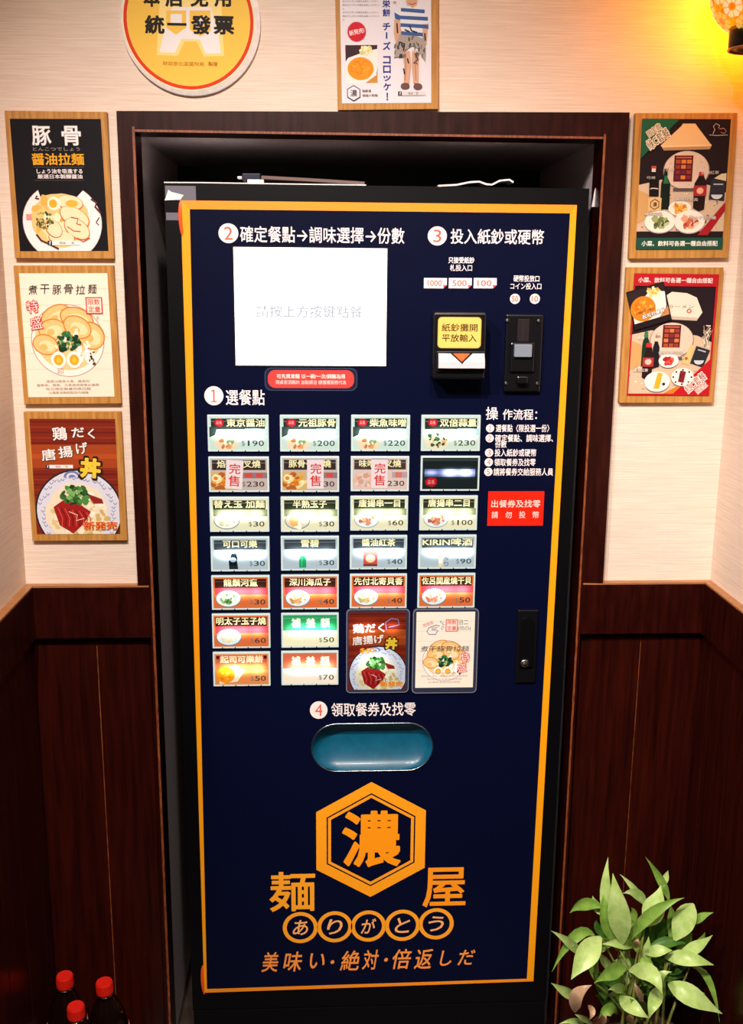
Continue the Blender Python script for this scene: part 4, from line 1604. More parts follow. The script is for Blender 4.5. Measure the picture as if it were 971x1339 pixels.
def cv_(y):
    return (y / 6.07 + 33.5) / 168.3


f.begin()
u0, u1, v0, v1 = cu_(130), cu_(383), cv_(350), cv_(655)
f.rect(u0, v0, u1, v1, '#3a2026')
f.poly([(u0, v1), (u1 - 0.02, v1), (u1, v0 + 0.16), (u1, v0 + 0.03), (u1 - 0.13, v0 + 0.05), (u0 + 0.03, v0 + 0.10), (u0, v0 + 0.13)], '#efe6e0')
f.poly([(u1 - 0.14, v1), (u1, v1), (u1, v1 - 0.07)], '#c88a40')
f.blobs((u0 + u1) / 2 + 0.05, v0 + 0.045, 0.07, 0.025, ['#e8dc9c', '#d8c880', '#f2eac0'], 24, 0.025, 3)
f.ell(u0 + 0.165, v0 + 0.185, 0.145, 0.09, '#e8901c', 28)
f.blobs(u0 + 0.165, v0 + 0.185, 0.11, 0.065, ['#ec9a20', '#e08814', '#f0a42c', '#da8018'], 60, 0.014, 6)
f.end('croquette_picture', parent=sh)
f.begin()
# red burst
cb, vb = cu_(222), cv_(245)
pts = []
for i in range(64):
    a = 2 * math.pi * i / 64
    r = 0.107 if i % 2 else 0.096
    pts.append((cb + r * math.cos(a), vb + r / f.asp * math.sin(a)))
f.poly(pts[::-1], '#c8182c')
f.text('新発売!', cb, vb, 0.17, 0.042, '#f6d8d8', 0.02, -0.2)
for ch, y0, y1 in (('栄', -5, 55), ('餅', 65, 125), ('チ', 175, 235), ('ー', 250, 300), ('ズ', 325, 390), ('コ', 440, 500), ('ロ', 515, 575), ('ッ', 595, 640), ('ケ', 655, 715), ('！', 735, 795)):
    uc = cu_(458)
    vm, hh = (cv_(y0) + cv_(y1)) / 2, cv_(y1) - cv_(y0)
    if ch == 'ー':
        f.rect(uc - 0.008, cv_(y0), uc + 0.008, cv_(y1), '#242e8c')
    else:
        f.text(ch, uc, vm, 0.02 if ch == '！' else 0.085, hh, '#242e8c', 0.02)
f.text('の', cu_(525), cv_(18), 0.035, 0.02, '#3a3a44')
f.text('大きな丸い', cu_(458), cv_(-75), 0.085, 0.03, '#242e8c', 0.02)
for i in range(10):
    y = 150 - 29 * i
    if i in (0, 3):
        f.text('た', cu_(120), cv_(y - 70 if False else y), 0.016, 0.012, '#6a666c')
        continue
    f.text('お好みでどうぞこの味をお試しください。'[(i % 3):], cu_(258), cv_(y), 0.40, 0.014, '#6a666c')
# hexagon mark with its lines
hc, hv = cu_(190), cv_(737)
for r, colr in ((0.085, '#4a4650'), (0.074, '#e2dde4')):
    f.poly([(hc + r * math.cos(math.radians(90 + 60 * i)), hv - r / f.asp * math.sin(math.radians(90 + 60 * i))) for i in range(6)], colr)
f.text('濃', hc, hv, 0.075, 0.055, '#4a4650', 0.02)
f.text('麺屋濃', cu_(293), cv_(718), 0.10, 0.02, '#6a5a54', 0.01)
f.text('燒麺十釣麺', cu_(320), cv_(755), 0.17, 0.02, '#6a5a54', 0.01)
f.rect(cu_(545), cv_(725), cu_(765), cv_(758), '#d6d0d4')
f.rect(cu_(545), cv_(725), cu_(575), cv_(758), '#3a3440')
f.text('f', cu_(562), cv_(742), 0.015, 0.025, '#f4f0f0', 0.02)
f.text('麺屋・濃', cu_(665), cv_(742), 0.11, 0.02, '#6a5a54')
f.end('title_lettering', parent=sh)
# drawn figure: striped shirt, ragged grey skirt, bare legs
f.begin()


def cp(pts):
    return [(cu_(x), cv_(y)) for x, y in pts]


SK = '#d0a184'
f.poly(cp([(520, 150), (560, 150), (575, 250), (565, 330), (530, 340), (515, 260)])[::-1], SK)
f.poly(cp([(740, 180), (782, 180), (780, 270), (772, 350), (742, 345), (735, 260)])[::-1], SK)
f.poly(cp([(612, -40), (705, -40), (700, 20), (690, 55), (632, 55), (615, 20)])[::-1], SK)
f.ell(cu_(660), cv_(-70), 0.095, 0.075, SK, 24)
f.ell(cu_(660), cv_(-100), 0.10, 0.055, '#2a2024', 24, 180, 360)
f.stroke(cp([(635, 25), (660, 34), (690, 22)]), 0.008, '#7a4038')
f.poly(cp([(580, 400), (640, 400), (650, 500), (635, 660), (590, 660), (595, 520)])[::-1], SK)
f.poly(cp([(660, 400), (715, 400), (712, 500), (710, 660), (668, 660), (655, 520)])[::-1], SK)
f.ell(cu_(602), cv_(682), 0.05, 0.026, '#6a4a48', 18)
f.ell(cu_(704), cv_(686), 0.05, 0.026, '#6a4a48', 18)
f.poly(cp([(570, 250), (755, 280), (770, 380), (765, 490), (740, 450), (700, 380), (660, 360), (600, 400), (560, 445), (515, 455), (530, 350)])[::-1], '#a49890')
rg = random.Random(5)
for i in range(26):
    x = rg.uniform(525, 760)
    y = rg.uniform(320, 430) if x < 620 or x > 690 else rg.uniform(270, 360)
    f.stroke(cp([(x, y), (x + rg.uniform(-14, 14), y + 30)]), rg.uniform(0.008, 0.022), '#3a3434' if i % 2 else '#6c625e')
shirt = [(575, 50), (640, 45), (665, 60), (700, 40), (760, 75), (785, 130), (788, 185), (745, 190), (742, 300), (660, 270), (575, 255), (568, 150), (520, 150), (535, 90)]
f.poly(cp(shirt)[::-1], '#dfe0e6')
for yb_, x0, x1 in ((60, 572, 760), (118, 528, 785), (180, 568, 788), (243, 574, 745)):
    f.poly(cp([(x0, yb_), (x1, yb_ + 14), (x1, yb_ + 44), (x0, yb_ + 28)])[::-1], '#3a5c96')
f.poly(cp([(520, 95), (565, 120), (562, 155), (525, 145)])[::-1], '#3a5c96')
for pts in ([(640, 200), (655, 240), (700, 255)], [(600, 230), (640, 250)], [(560, 330), (600, 345), (590, 400)], [(540, 180), (545, 260)], [(620, 460), (632, 500)], [(680, 420), (705, 470), (670, 500), (700, 500)], [(590, 540), (600, 590)], [(760, 260), (765, 320)]):
    f.stroke(cp(pts), 0.016, '#2c2628')
for pts in ([(602, 420), (608, 520), (600, 640)], [(690, 420), (684, 520), (690, 640)], [(690, 480), (705, 520)]):
    f.stroke(cp(pts), 0.006, '#8a5c48')
f.end('figure_drawing', parent=sh)


# ---- the two set-menu posters on the right
def set_picture(f, red):
    f.begin()
    f.rect(0, 0, 1, 1, '#20141a')
    # table top with its printed cloth
    f.poly([(0.0, 0.86 if not red else 1.0), (1.0, 0.86 if not red else 1.0), (1.0, 0.56), (0.80, 0.50), (0.25, 0.46), (0.0, 0.50)], '#cbb296')
    rg = random.Random(9 if red else 6)
    for i in range(90):
        u, v = rg.uniform(0.02, 0.98), rg.uniform(0.56, 0.97 if red else 0.86)
        f.stroke([(u, v), (u + rg.uniform(-0.03, 0.03), v + rg.uniform(-0.012, 0.012))], rg.uniform(0.006, 0.014), rg.choice(['#4a3c38', '#e9dccb', '#8c7464', '#f2e8da']))
    f.poly([(0.0, 0.80), (0.16, 0.74), (0.14, 0.58), (0.0, 0.54)], '#c89a62')
    # house-shaped container: lid and round body
    cu, bt = (0.53, 0.39) if not red else (0.50, 0.545)
    f.ell(cu, bt, 0.265, 0.15, '#8a7468', 34)
    f.ell(cu, bt - 0.004, 0.255, 0.145, '#d6c0ac', 34)
    for i in range(14):
        a = rg.uniform(0, 6.28)
        f.ell(cu + 0.21 * math.cos(a), bt + 0.11 * math.sin(a), 0.008, 0.005, '#b8a898', 8)
    if not red:
        lid = [(0.22, 0.20), (0.26, 0.235), (0.78, 0.225), (0.80, 0.20), (0.62, 0.055), (0.60, 0.035), (0.46, 0.035), (0.44, 0.055)]
        f.poly([(u, v) for u, v in lid], '#e2bf8c')
        f.poly([(0.22, 0.20), (0.26, 0.238), (0.78, 0.228), (0.80, 0.20)], '#b08a64')
        f.poly([(0.22, 0.20), (0.245, 0.215), (0.785, 0.205), (0.80, 0.19)], '#e8c896')
    else:
        f.poly([(0.30, 0.36), (0.78, 0.375), (0.84, 0.31), (0.76, 0.19), (0.64, 0.155), (0.46, 0.145), (0.30, 0.22)], '#e3d5c2')
        f.poly([(0.30, 0.335), (0.80, 0.355), (0.78, 0.378), (0.30, 0.365)], '#c2ae9a')
        f.text('ラーメン', 0.58, 0.265, 0.30, 0.028, '#3a3030', 0.0)
        f.ell(0.68, 0.30, 0.03, 0.018, '#b83a38', 14)
        f.ell(0.68, 0.30, 0.018, 0.010, '#e3d5c2', 12)
    # picture grid on its door
    gx0, gx1, gy0, gy1 = (0.385, 0.60, 0.275, 0.475) if not red else (0.385, 0.60, 0.415, 0.60)
    f.rect(gx0, gy0, gx1, gy1, '#5a1620')
    f.rect(gx0 + 0.02, gy0 + 0.01, gx1 - 0.02, gy0 + 0.022, '#b85a40')
    for i in range(4):
        for j in range(3):
            uu, vv = gx0 + 0.02 + 0.063 * j, gy0 + 0.033 + 0.040 * i
            f.rect(uu, vv, uu + 0.052, vv + 0.028, rg.choice(['#7a2c34', '#8c3a30', '#a44a2c', '#64283c', '#d07a34']))
    f.rect(cu - 0.14, bt + 0.135, cu + 0.14, bt + 0.16, '#5a4c4e')
    # bottles and plates
    if not red:
        f.poly([(0.12, 0.59), (0.23, 0.59), (0.225, 0.46), (0.185, 0.43), (0.18, 0.36), (0.14, 0.36), (0.14, 0.43), (0.115, 0.46)], '#15100f')
        f.rect(0.13, 0.355, 0.185, 0.375, '#b84a3c')
        f.rect(0.135, 0.375, 0.18, 0.40, '#e0d0c4')
        f.stroke([(0.13, 0.53), (0.16, 0.525), (0.22, 0.53)], 0.012, '#c8beb4')
        f.poly([(0.25, 0.69), (0.36, 0.69), (0.355, 0.49), (0.32, 0.44), (0.315, 0.38), (0.28, 0.375), (0.275, 0.44), (0.25, 0.49)], '#0f1c14')
        f.poly([(0.275, 0.49), (0.34, 0.49), (0.315, 0.43), (0.285, 0.43)], '#2a6a44')
        f.rect(0.28, 0.375, 0.325, 0.395, '#123c24')
        f.poly([(0.63, 0.68), (0.63, 0.49), (0.67, 0.44), (0.68, 0.41), (0.73, 0.41), (0.74, 0.44), (0.77, 0.49), (0.76, 0.69), (0.70, 0.705)][::1], '#20100e')
        f.rect(0.625, 0.505, 0.775, 0.585, '#a02c34')
        f.ell(0.70, 0.545, 0.04, 0.025, '#e8a88c', 14)
        f.rect(0.675, 0.40, 0.735, 0.43, '#b83034')
        f.poly([(0.805, 0.61), (0.985, 0.625), (0.985, 0.47), (0.82, 0.455)], '#2a2a34')
        f.ell(0.895, 0.575, 0.065, 0.035, '#c8ccd4', 16, 0, 180)
        f.rect(0.85, 0.49, 0.96, 0.50, '#aeb2ba')
        f.poly([(0.85, 0.45), (0.99, 0.47), (0.99, 0.41), (0.93, 0.415)], '#d8c4a0')
        f.rect(0.115, 0.60, 0.265, 0.70, '#d8b078')
        hc_, hv_ = 0.19, 0.65
        for r, colr in ((0.06, '#3a2c24'), (0.05, '#d8b078')):
            f.poly([(hc_ + r * math.cos(math.radians(90 + 60 * i)), hv_ - r / f.asp * math.sin(math.radians(90 + 60 * i))) for i in range(6)], colr)
        f.text('濃', hc_, hv_, 0.05, 0.035, '#3a2c24', 0.02)
        f.poly([(0.70, 0.89), (0.82, 0.89), (1.0, 0.70), (1.0, 0.63)], '#a01c24')
        for (u, v, ru, rv, food) in ((0.48, 0.68, 0.13, 0.058, ['#e0a040', '#c87c28', '#f0c878']), (0.26, 0.785, 0.175, 0.085, ['#6a7844', '#9aa468', '#48562e', '#b8bc8c']), (0.60, 0.785, 0.175, 0.088, ['#c86a4c', '#e0a07c', '#a84434', '#f0c8a8'])):
            f.ell(u, v + 0.008, ru, rv, '#a89484', 30)
            f.ell(u, v, ru, rv, '#efe4d8', 30)
            f.blobs(u, v, ru * 0.55, rv * 0.55, food, 26, 0.03, 5)
        f.text('雪碧', 0.34, 0.385, 0.10, 0.025, '#c8beb4')
        f.text('可樂', 0.13, 0.445, 0.10, 0.022, '#c8beb4')
        f.text('醬油紅茶', 0.80, 0.405, 0.20, 0.026, '#d8ccc0')
        f.text('糖醋泡菜', 0.18, 0.725, 0.20, 0.026, '#e0d4c8', 0.01, outline='#3a302c')
        f.text('明太子玉子燒', 0.75, 0.755, 0.30, 0.026, '#e0d4c8', 0.01, outline='#5a4a44')
        f.text('麻辣拌筍尖', 0.55, 0.612, 0.26, 0.026, '#e0d4c8', 0.01, outline='#5a4a44')
    else:
        f.poly([(0.15, 0.76), (0.25, 0.76), (0.245, 0.58), (0.215, 0.52), (0.21, 0.47), (0.17, 0.47), (0.165, 0.52), (0.15, 0.58)], '#14301f')
        f.rect(0.17, 0.47, 0.21, 0.52, '#2a7a4c')
        f.poly([(0.29, 0.78), (0.37, 0.76), (0.36, 0.60), (0.335, 0.55), (0.30, 0.55), (0.28, 0.60)], '#18161c')
        f.poly([(0.17, 0.85), (0.22, 0.87), (0.28, 0.85), (0.30, 0.70), (0.275, 0.62), (0.26, 0.57), (0.21, 0.57), (0.20, 0.62), (0.17, 0.70)][::1], '#260f10')
        f.rect(0.20, 0.565, 0.265, 0.60, '#c8242c')
        f.rect(0.17, 0.685, 0.30, 0.76, '#a83034')
        f.ell(0.235, 0.72, 0.04, 0.025, '#eab8a0', 14)
        f.poly([(0.74, 0.73), (0.90, 0.765), (0.97, 0.62), (0.80, 0.585)], '#26262c')
        f.ell(0.845, 0.705, 0.06, 0.035, '#c0c4cc', 16, 0, 180)
        f.rect(0.82, 0.62, 0.92, 0.63, '#aeb2ba', 0.25)
        f.poly([(0.64, 0.73), (0.73, 0.745), (0.78, 0.58), (0.73, 0.575)], '#dcb878')
        f.ell(0.69, 0.69, 0.02, 0.014, '#8a6a3c', 10)
        f.poly([(0.40, 1.0), (0.62, 1.0), (1.0, 0.755), (1.0, 0.70), (0.64, 0.91)], '#d87424')
        f.poly([(0.54, 1.0), (1.0, 1.0), (1.0, 0.68)], '#b4141e')
        for (u, v, ru, rv, food, n_) in ((0.48, 0.71, 0.12, 0.058, ['#c83030', '#e05a48', '#a81c24'], 18), (0.36, 0.885, 0.155, 0.085, ['#e0b030', '#c89020', '#f0d070'], 0), (0.66, 0.845, 0.135, 0.075, ['#7a1c24'], 0)):
            f.ell(u, v + 0.006, ru, rv, '#5a4a48', 30)
            f.ell(u, v, ru, rv, '#efe6dc', 30)
            if n_:
                f.blobs(u, v, ru * 0.5, rv * 0.45, food, n_, 0.028, 5)
        f.poly([(0.32, 0.945), (0.39, 0.945), (0.42, 0.815), (0.36, 0.81)], '#d8a828')
        f.poly([(0.61, 0.885), (0.68, 0.895), (0.70, 0.80), (0.63, 0.79)], '#7c1e26')
        f.ell(0.63, 0.835, 0.01, 0.02, '#5a1018', 10)
        for i in range(8):
            a = 2 * math.pi * i / 8
            f.ell(0.66 + 0.11 * math.cos(a), 0.845 + 0.06 * math.sin(a), 0.012, 0.009, '#2a2430', 8)
        f.ell(0.44, 0.905, 0.02, 0.013, '#2a2430', 10)
        for i in range(16):
            f.stroke([(rg.uniform(0.88, 0.98), rg.uniform(0.40, 0.60)), (rg.uniform(0.86, 0.96), rg.uniform(0.40, 0.60))], 0.012, rg.choice(['#d8ccb8', '#8a7a6a']))
        f.text('香辣燒辣拌筍絲', 0.50, 0.645, 0.30, 0.026, '#e0d4c8', 0.01, outline='#5a4a44')
        f.text('醬油紅茶', 0.15, 0.79, 0.18, 0.026, '#e0d4c8', 0.01, outline='#5a4a44')
        f.text('雪碧', 0.13, 0.525, 0.08, 0.024, '#e0d4c8', 0.01)
        f.text('昆布', 0.33, 0.51, 0.06, 0.024, '#8a6a64', 0.01)
    return f


root, f = poster('set_menu_poster', 'green banded set menu poster with bottles and bowls, upper right of the alcove',
                 ((831.7, 147.8), (964.6, 147.3), (951.4, 337.5), (820.8, 338.3)), ((840.2, 155.6), (956.9, 155.6), (942, 325.8), (830, 325.8)), 'set menu posters right of the alcove')
sh = sheet(f, '#20141a')
set_picture(f, False)
f.end('set_picture', parent=sh)
f.begin()
f.poly([(0, 0.30), (0.42, 0.0), (0, 0.0)], '#1e5a40')
f.text('限定款', 0.135, 0.085, 0.17, 0.05, '#22402e', 0.0, -0.62, outline='#e8d8c0', ow=0.1)
f.text('綠C套餐', 0.185, 0.15, 0.27, 0.075, '#22402e', 0.0, -0.62, outline='#ecdcc4', ow=0.1)
f.rect(0, 0.91, 1, 1.0, '#1c4c3a')
f.text('小菜、飲料可各選一種自由搭配', 0.50, 0.955, 0.88, 0.042, '#f0e8e0', 0.02)
f.stroke([(0.76, 0.12), (0.84, 0.125), (0.97, 0.12)], 0.007, '#b8aca4')
f.stroke([(0.80, 0.115), (0.82, 0.08), (0.80, 0.055), (0.83, 0.035), (0.87, 0.05), (0.86, 0.07)], 0.008, '#b8aca4')
f.stroke([(0.87, 0.075), (0.92, 0.07), (0.95, 0.09), (0.93, 0.11), (0.89, 0.10)], 0.007, '#b8887c')
f.end('title_lettering', parent=sh)

root, f = poster('set_menu_poster', 'red banded set menu poster with a small photo card pinned over its corner',
                 ((819.9, 349.2), (947, 349.7), (931.2, 526.7), (808.5, 527)), ((827.8, 358), (938.8, 358), (926.8, 517.9), (819.4, 516)), 'set menu posters right of the alcove')
sh = sheet(f, '#b4141e')
set_picture(f, True)
f.end('set_picture', parent=sh)
f.begin()
f.rect(0, 0, 1, 0.10, '#b01822')
for (a_, b_) in (((0, 0), (0.018, 1)), ((0.975, 0), (1, 1)), ((0, 0.985), (1, 1))):
    f.rect(a_[0], a_[1], b_[0], b_[1], '#b01822')
f.text('小菜、飲料可各選一種自由搭配', 0.49, 0.052, 0.88, 0.042, '#f0dcd8', 0.02)
f.text('紅C套餐', 0.82, 0.89, 0.28, 0.075, '#7c141c', 0.0, -0.72, outline='#f0dcd0', ow=0.1)
f.text('限定款', 0.90, 0.935, 0.15, 0.045, '#7c141c', 0.0, -0.72, outline='#f0dcd0', ow=0.1)
f.end('title_lettering', parent=sh)

# ---- small tilted photo card hung over the red poster
yc = WY - BT - 0.0035
f = qframe((818.5, 380.9), (867.8, 369), (877.5, 416.6), (829.6, 433), yc, None)
pc_ = thing('photo_card', 'small tilted photo card of an orange croquette stuck on the red poster', 'card', (f.o.x, yc, f.o.z))
f.parent = pc_
v = [f.P(*a) for a in ((0, 1), (1, 1), (1, 0), (0, 0))]
v += [p + Vector((0, 0.003, 0)) for p in v]
crd = fix_normals(MB().add(v, [(0, 1, 2, 3), (7, 6, 5, 4), (0, 4, 5, 1), (1, 5, 6, 2), (2, 6, 7, 3), (3, 7, 4, 0)]).build('card', 'black_plastic', pc_))
f.z = 0.0002
f.begin()
f.rect(0.0, 0.0, 1, 1, '#1c1418')
f.rect(0.03, 0.03, 0.97, 0.97, '#2a1e20')
f.poly([(0.03, 0.85), (0.8, 0.85), (0.94, 0.60), (0.97, 0.25), (0.60, 0.12), (0.05, 0.55)], '#efe2d6')
f.poly([(0.70, 0.85), (0.97, 0.85), (0.97, 0.62)], '#c08050')
f.rect(0.0, 0.86, 1, 1, '#1c1418')
f.blobs(0.68, 0.18, 0.17, 0.12, ['#e0c878', '#c8a850', '#f0e0a8'], 26, 0.05, 5)
f.ell(0.33, 0.53, 0.33, 0.32, '#e07c1c', 28)
f.blobs(0.33, 0.53, 0.24, 0.22, ['#ec9430', '#cc6814', '#f0a444'], 36, 0.04, 6)
f.end('croquette_picture', parent=crd)
f.begin()
f.text('大海老炸可樂餅', 0.36, 0.60, 0.52, 0.07, '#7a3a14', 0.01, -0.05)
f.text('起司可樂餅', 0.56, 0.72, 0.60, 0.11, '#f4ece4', 0.02, -0.05, outline='#2a1c18', ow=0.07)
f.end('card_lettering', parent=crd)

# ================================================================== ROUND RECEIPT SIGN
ys = WY - 0.006
c = at(249, 28.5, ys)
R_ = 0.1015
sg = thing('round_sign', 'round yellow receipt sign with red ring on the wall, top left', 'sign', (c.x, WY, c.z))
mt = Matrix.Translation(Vector((c.x, WY, c.z))) @ Matrix.Rotation(math.radians(90), 4, 'X')
MB().lathe([(R_ - 0.001, 0.0005), (R_, 0.0015), (R_, 0.0045), (R_ - 0.001, 0.0055)], 0, 0, 64, mt).build('disc', 'white_paper', sg, 'white rimmed plastic disc')
c2 = at(246.5, 27, ys)
f = Print(Vector((c2.x, WY - 0.0057, c2.z)), Vector((1, 0, 0)), Vector((0, 0, 1)), 0.192, 0.192, sg)
f.begin()
f.ell(0.5, 0.5, 0.5, 0.5, '#f2e4b0', 64)
f.ell(0.5, 0.5, 0.49, 0.49, '#d8381c', 64)
f.ell(0.5, 0.5, 0.465, 0.465, '#f0c450', 64)
fa = f.end('sign_face')
f.begin()


def sp_(x, y):     # crop pixel (x 130..350, y 0..130 scaled 4.414) -> u, v of the face
    p = at(x / 4.414 + 130, y / 4.414, ys)
    return (0.5 + (p.x - c2.x) / 0.192, 0.5 - (p.z - c2.z) / 0.192)


OL = '#f6dc8c'
leg = [(330, 318), (350, -60), (700, -60), (718, 322), (602, 326), (560, 240), (490, 240), (452, 322)]
f.poly([sp_(*p) for p in leg][::-1], OL)
leg2 = [(346, 300), (372, 180), (420, 40), (640, 40), (685, 190), (700, 306), (612, 308), (578, 226), (474, 224), (436, 304)]
f.poly([sp_(*p) for p in leg2][::-1], '#eeeaea')
f.poly([sp_(*p) for p in [(385, 60), (500, 60), (500, 160), (440, 200), (385, 160)]][::-1], '#f0c450')
f.poly([sp_(*p) for p in [(520, 60), (640, 60), (640, 180), (580, 210), (520, 170)]][::-1], '#f0c450')
f.poly([sp_(*p) for p in [(410, 80), (475, 80), (475, 140), (410, 140)]][::-1], '#eeeaea')
f.poly([sp_(*p) for p in [(545, 150), (590, 90), (620, 100), (575, 170)]][::-1], '#eeeaea')
f.end('emblem', parent=fa)
f.begin()
for s, xx, ww, y, hh in (('本', 300, 100, -15, 112), ('店', 430, 108, -15, 112), ('免', 575, 108, -15, 112), ('用', 710, 100, -15, 112), ('統', 318, 118, 142, 112), ('一', 446, 112, 140, 18), ('發', 585, 118, 143, 114), ('票', 717, 120, 146, 110)):
    a_, b_ = sp_(xx - ww / 2, y - hh / 2), sp_(xx + ww / 2, y + hh / 2)
    f.text(s, (a_[0] + b_[0]) / 2, (a_[1] + b_[1]) / 2, b_[0] - a_[0], b_[1] - a_[1], '#1c1410', 0.035)
a_, b_ = sp_(365, 354), sp_(603, 382)
f.text('財政部北區國稅局', (a_[0] + b_[0]) / 2, (a_[1] + b_[1]) / 2, b_[0] - a_[0], b_[1] - a_[1], '#c06a1c', 0.0)
a_, b_ = sp_(627, 356), sp_(680, 382)
f.text('製贈', (a_[0] + b_[0]) / 2, (a_[1] + b_[1]) / 2, b_[0] - a_[0], b_[1] - a_[1], '#c06a1c', 0.01)
f.end('sign_lettering', parent=fa)

# ================================================================== MOSAIC WALL LAMP
LYY = -0.085
lc = at(985, -10, LYY)
LR = 55 * depth_of(lc) / FPX
lampt = thing('wall_lamp', 'glowing amber mosaic globe lamp with dark fitting in the upper right corner', 'lamp', (XR, LYY, lc.z))


def stained(name, color, glow, clear, attr=False):
    """stained glass lit from inside: part glow, part tinted and see-through"""
    mt = bpy.data.materials.new(name)
    mt.use_nodes = True
    N, L = mt.node_tree.nodes, mt.node_tree.links
    N.clear()
    out = N.new('ShaderNodeOutputMaterial')
    mx = N.new('ShaderNodeMixShader')
    em = N.new('ShaderNodeEmission')
    tr = N.new('ShaderNodeBsdfTransparent')
    em.inputs[0].default_value = (*lin(color), 1)
    em.inputs[1].default_value = glow
    tr.inputs[0].default_value = (1.0, 0.72, 0.35, 1)
    if attr:
        at_ = N.new('ShaderNodeAttribute')
        at_.attribute_name = 'Col'
        L.new(at_.outputs['Color'], em.inputs[0])
    mx.inputs[0].default_value = clear
    L.new(em.outputs[0], mx.inputs[1])
    L.new(tr.outputs[0], mx.inputs[2])
    L.new(mx.outputs[0], out.inputs[0])
    return mt


inner = stained('lamp_glass', '#f08a10', 0.75, 0.6)
lamp('lamp_bulb', 'POINT', lc, 7.5, (1.0, 0.47, 0.0), 0.05)
bm = bmesh.new()
bmesh.ops.create_uvsphere(bm, u_segments=24, v_segments=14, radius=LR * 0.985)
MB().bm(bm, Matrix.Translation(lc), True).build('glass_globe', inner, lampt, 'amber glowing glass globe')
# rosettes of small glass tiles over the globe
tile = stained('mosaic_tile', '#ffe090', 0.95, 0.35, True)
tb = MB()
rg = random.Random(12)
gold = math.pi * (3 - math.sqrt(5))
NROS = 46
for i in range(NROS):
    z = 1 - 2 * (i + 0.5) / NROS
    r = math.sqrt(1 - z * z)
    n = Vector((r * math.cos(gold * i), r * math.sin(gold * i), z))
    e1 = n.cross(Vector((0, 0, 1))).normalized()
    e2 = n.cross(e1)

    def onball(a, d):
        return lc + (n + e1 * math.cos(a) * d + e2 * math.sin(a) * d).normalized() * LR * 1.0

    ce = lin('#ff7a1c') if i % 2 else lin('#ff9048')
    tb.add([onball(2 * math.pi * k / 6, 0.075) for k in range(6)], [list(range(6))], ce, [(0.5, 0.5)] * 6)
    pe = lin(rg.choice(['#ffe9a0', '#ffdf86', '#fff0b8', '#ffd060']))
    for k in range(8):
        a0, a1 = 2 * math.pi * (k + 0.08) / 8, 2 * math.pi * (k + 0.92) / 8
        tb.add([onball(a0, 0.10), onball(a0, 0.245), onball((a0 + a1) / 2, 0.262), onball(a1, 0.245), onball(a1, 0.10)], [list(range(5))], pe, [(0.5, 0.5)] * 5)
tb.build('mosaic_tiles', tile, lampt, 'pale yellow glass rosettes', kind='stuff')
# cup fitting below, with a rim, and an arm to the right wall
zb = lc.z - LR
hr = 27 * depth_of(lc) / FPX
ct = at(985, 36, LYY).z
cb_ = at(985, 66, LYY).z
MB().lathe([(hr * 0.5, ct + 0.004), (hr, ct), (hr * 0.98, cb_ + 0.002), (hr * 0.6, cb_ + 0.0015), (hr * 0.55, cb_ + 0.004)], lc.x, lc.y, 28).build('cup_fitting', 'lantern_metal', lampt)
MB().tube([(lc.x + hr * 0.97 * math.cos(2 * math.pi * k / 28), lc.y + hr * 0.97 * math.sin(2 * math.pi * k / 28), cb_ + 0.001) for k in range(28)], 0.0016, 6, True).build('fitting_rim', 'lantern_rim', lampt)
MB().tube([(lc.x, lc.y, cb_ + 0.004), (lc.x, lc.y, cb_ - 0.012), (lc.x + 0.02, lc.y, cb_ - 0.02), (XR - 0.006, lc.y, cb_ - 0.02)], 0.005, 10).build('arm', 'lantern_metal', lampt)
MB().box(XR - 0.012, XR - 0.0005, lc.y - 0.03, lc.y + 0.03, cb_ - 0.06, cb_ + 0.02, 0.003).build('wall_plate', 'lantern_metal', lampt)

# ================================================================== COLA BOTTLES
def bottle(base, lean, label):
    b = thing('cola_bottle', label, 'bottle', base, 'cola bottles by the left wainscot')
    H = 0.236
    mt = Matrix.Translation(Vector(base)) @ Matrix.Rotation(lean[0], 4, 'X') @ Matrix.Rotation(lean[1], 4, 'Y')
    prof = [(0.020, 0.0), (0.030, 0.003), (0.0325, 0.012), (0.0325, 0.05), (0.0305, 0.062), (0.0325, 0.075), (0.033, 0.135), (0.0325, 0.15), (0.031, 0.163), (0.0275, 0.178), (0.022, 0.193), (0.0165, 0.204), (0.0132, 0.211), (0.0128, 0.2185)]
    MB().lathe(prof, 0, 0, 28, mt).build('body', 'cola', b, 'dark cola-filled plastic body')
    MB().lathe([(0.0128, 0.2125), (0.0158, 0.213), (0.0158, 0.215), (0.0128, 0.2155)], 0, 0, 24, mt).build('neck_ring', 'cola', b)
    # cap with fine ribs
    n = 60
    v, f = [], []
    for (r, z, rib) in ((0.0132, 0.2165, 0), (0.0140, 0.2165, 1), (0.0140, 0.2195, 0), (0.0143, 0.2200, 1), (0.0141, 0.2335, 1), (0.0126, 0.2360, 0), (0.0118, 0.2357, 0)):
        for k in range(n):
            a = 2 * math.pi * k / n
            rr = r - (0.0005 if (rib and k % 2) else 0)
            v.append(mt @ Vector((rr * math.cos(a), rr * math.sin(a), z)))
    for i in range(6):
        for k in range(n):
            k2 = (k + 1) % n
            f.append((i * n + k, i * n + k2, (i + 1) * n + k2, (i + 1) * n + k))
    f.append([6 * n + k for k in range(n)])
    MB().add(v, f).build('cap', 'red_cap', b, 'red ribbed screw cap')
    MB().lathe([(0.0332, 0.085), (0.0336, 0.0855), (0.0336, 0.1475), (0.0331, 0.148)], 0, 0, 28, mt).build('label', 'bottle_label', b, 'red and white label band')
    return b


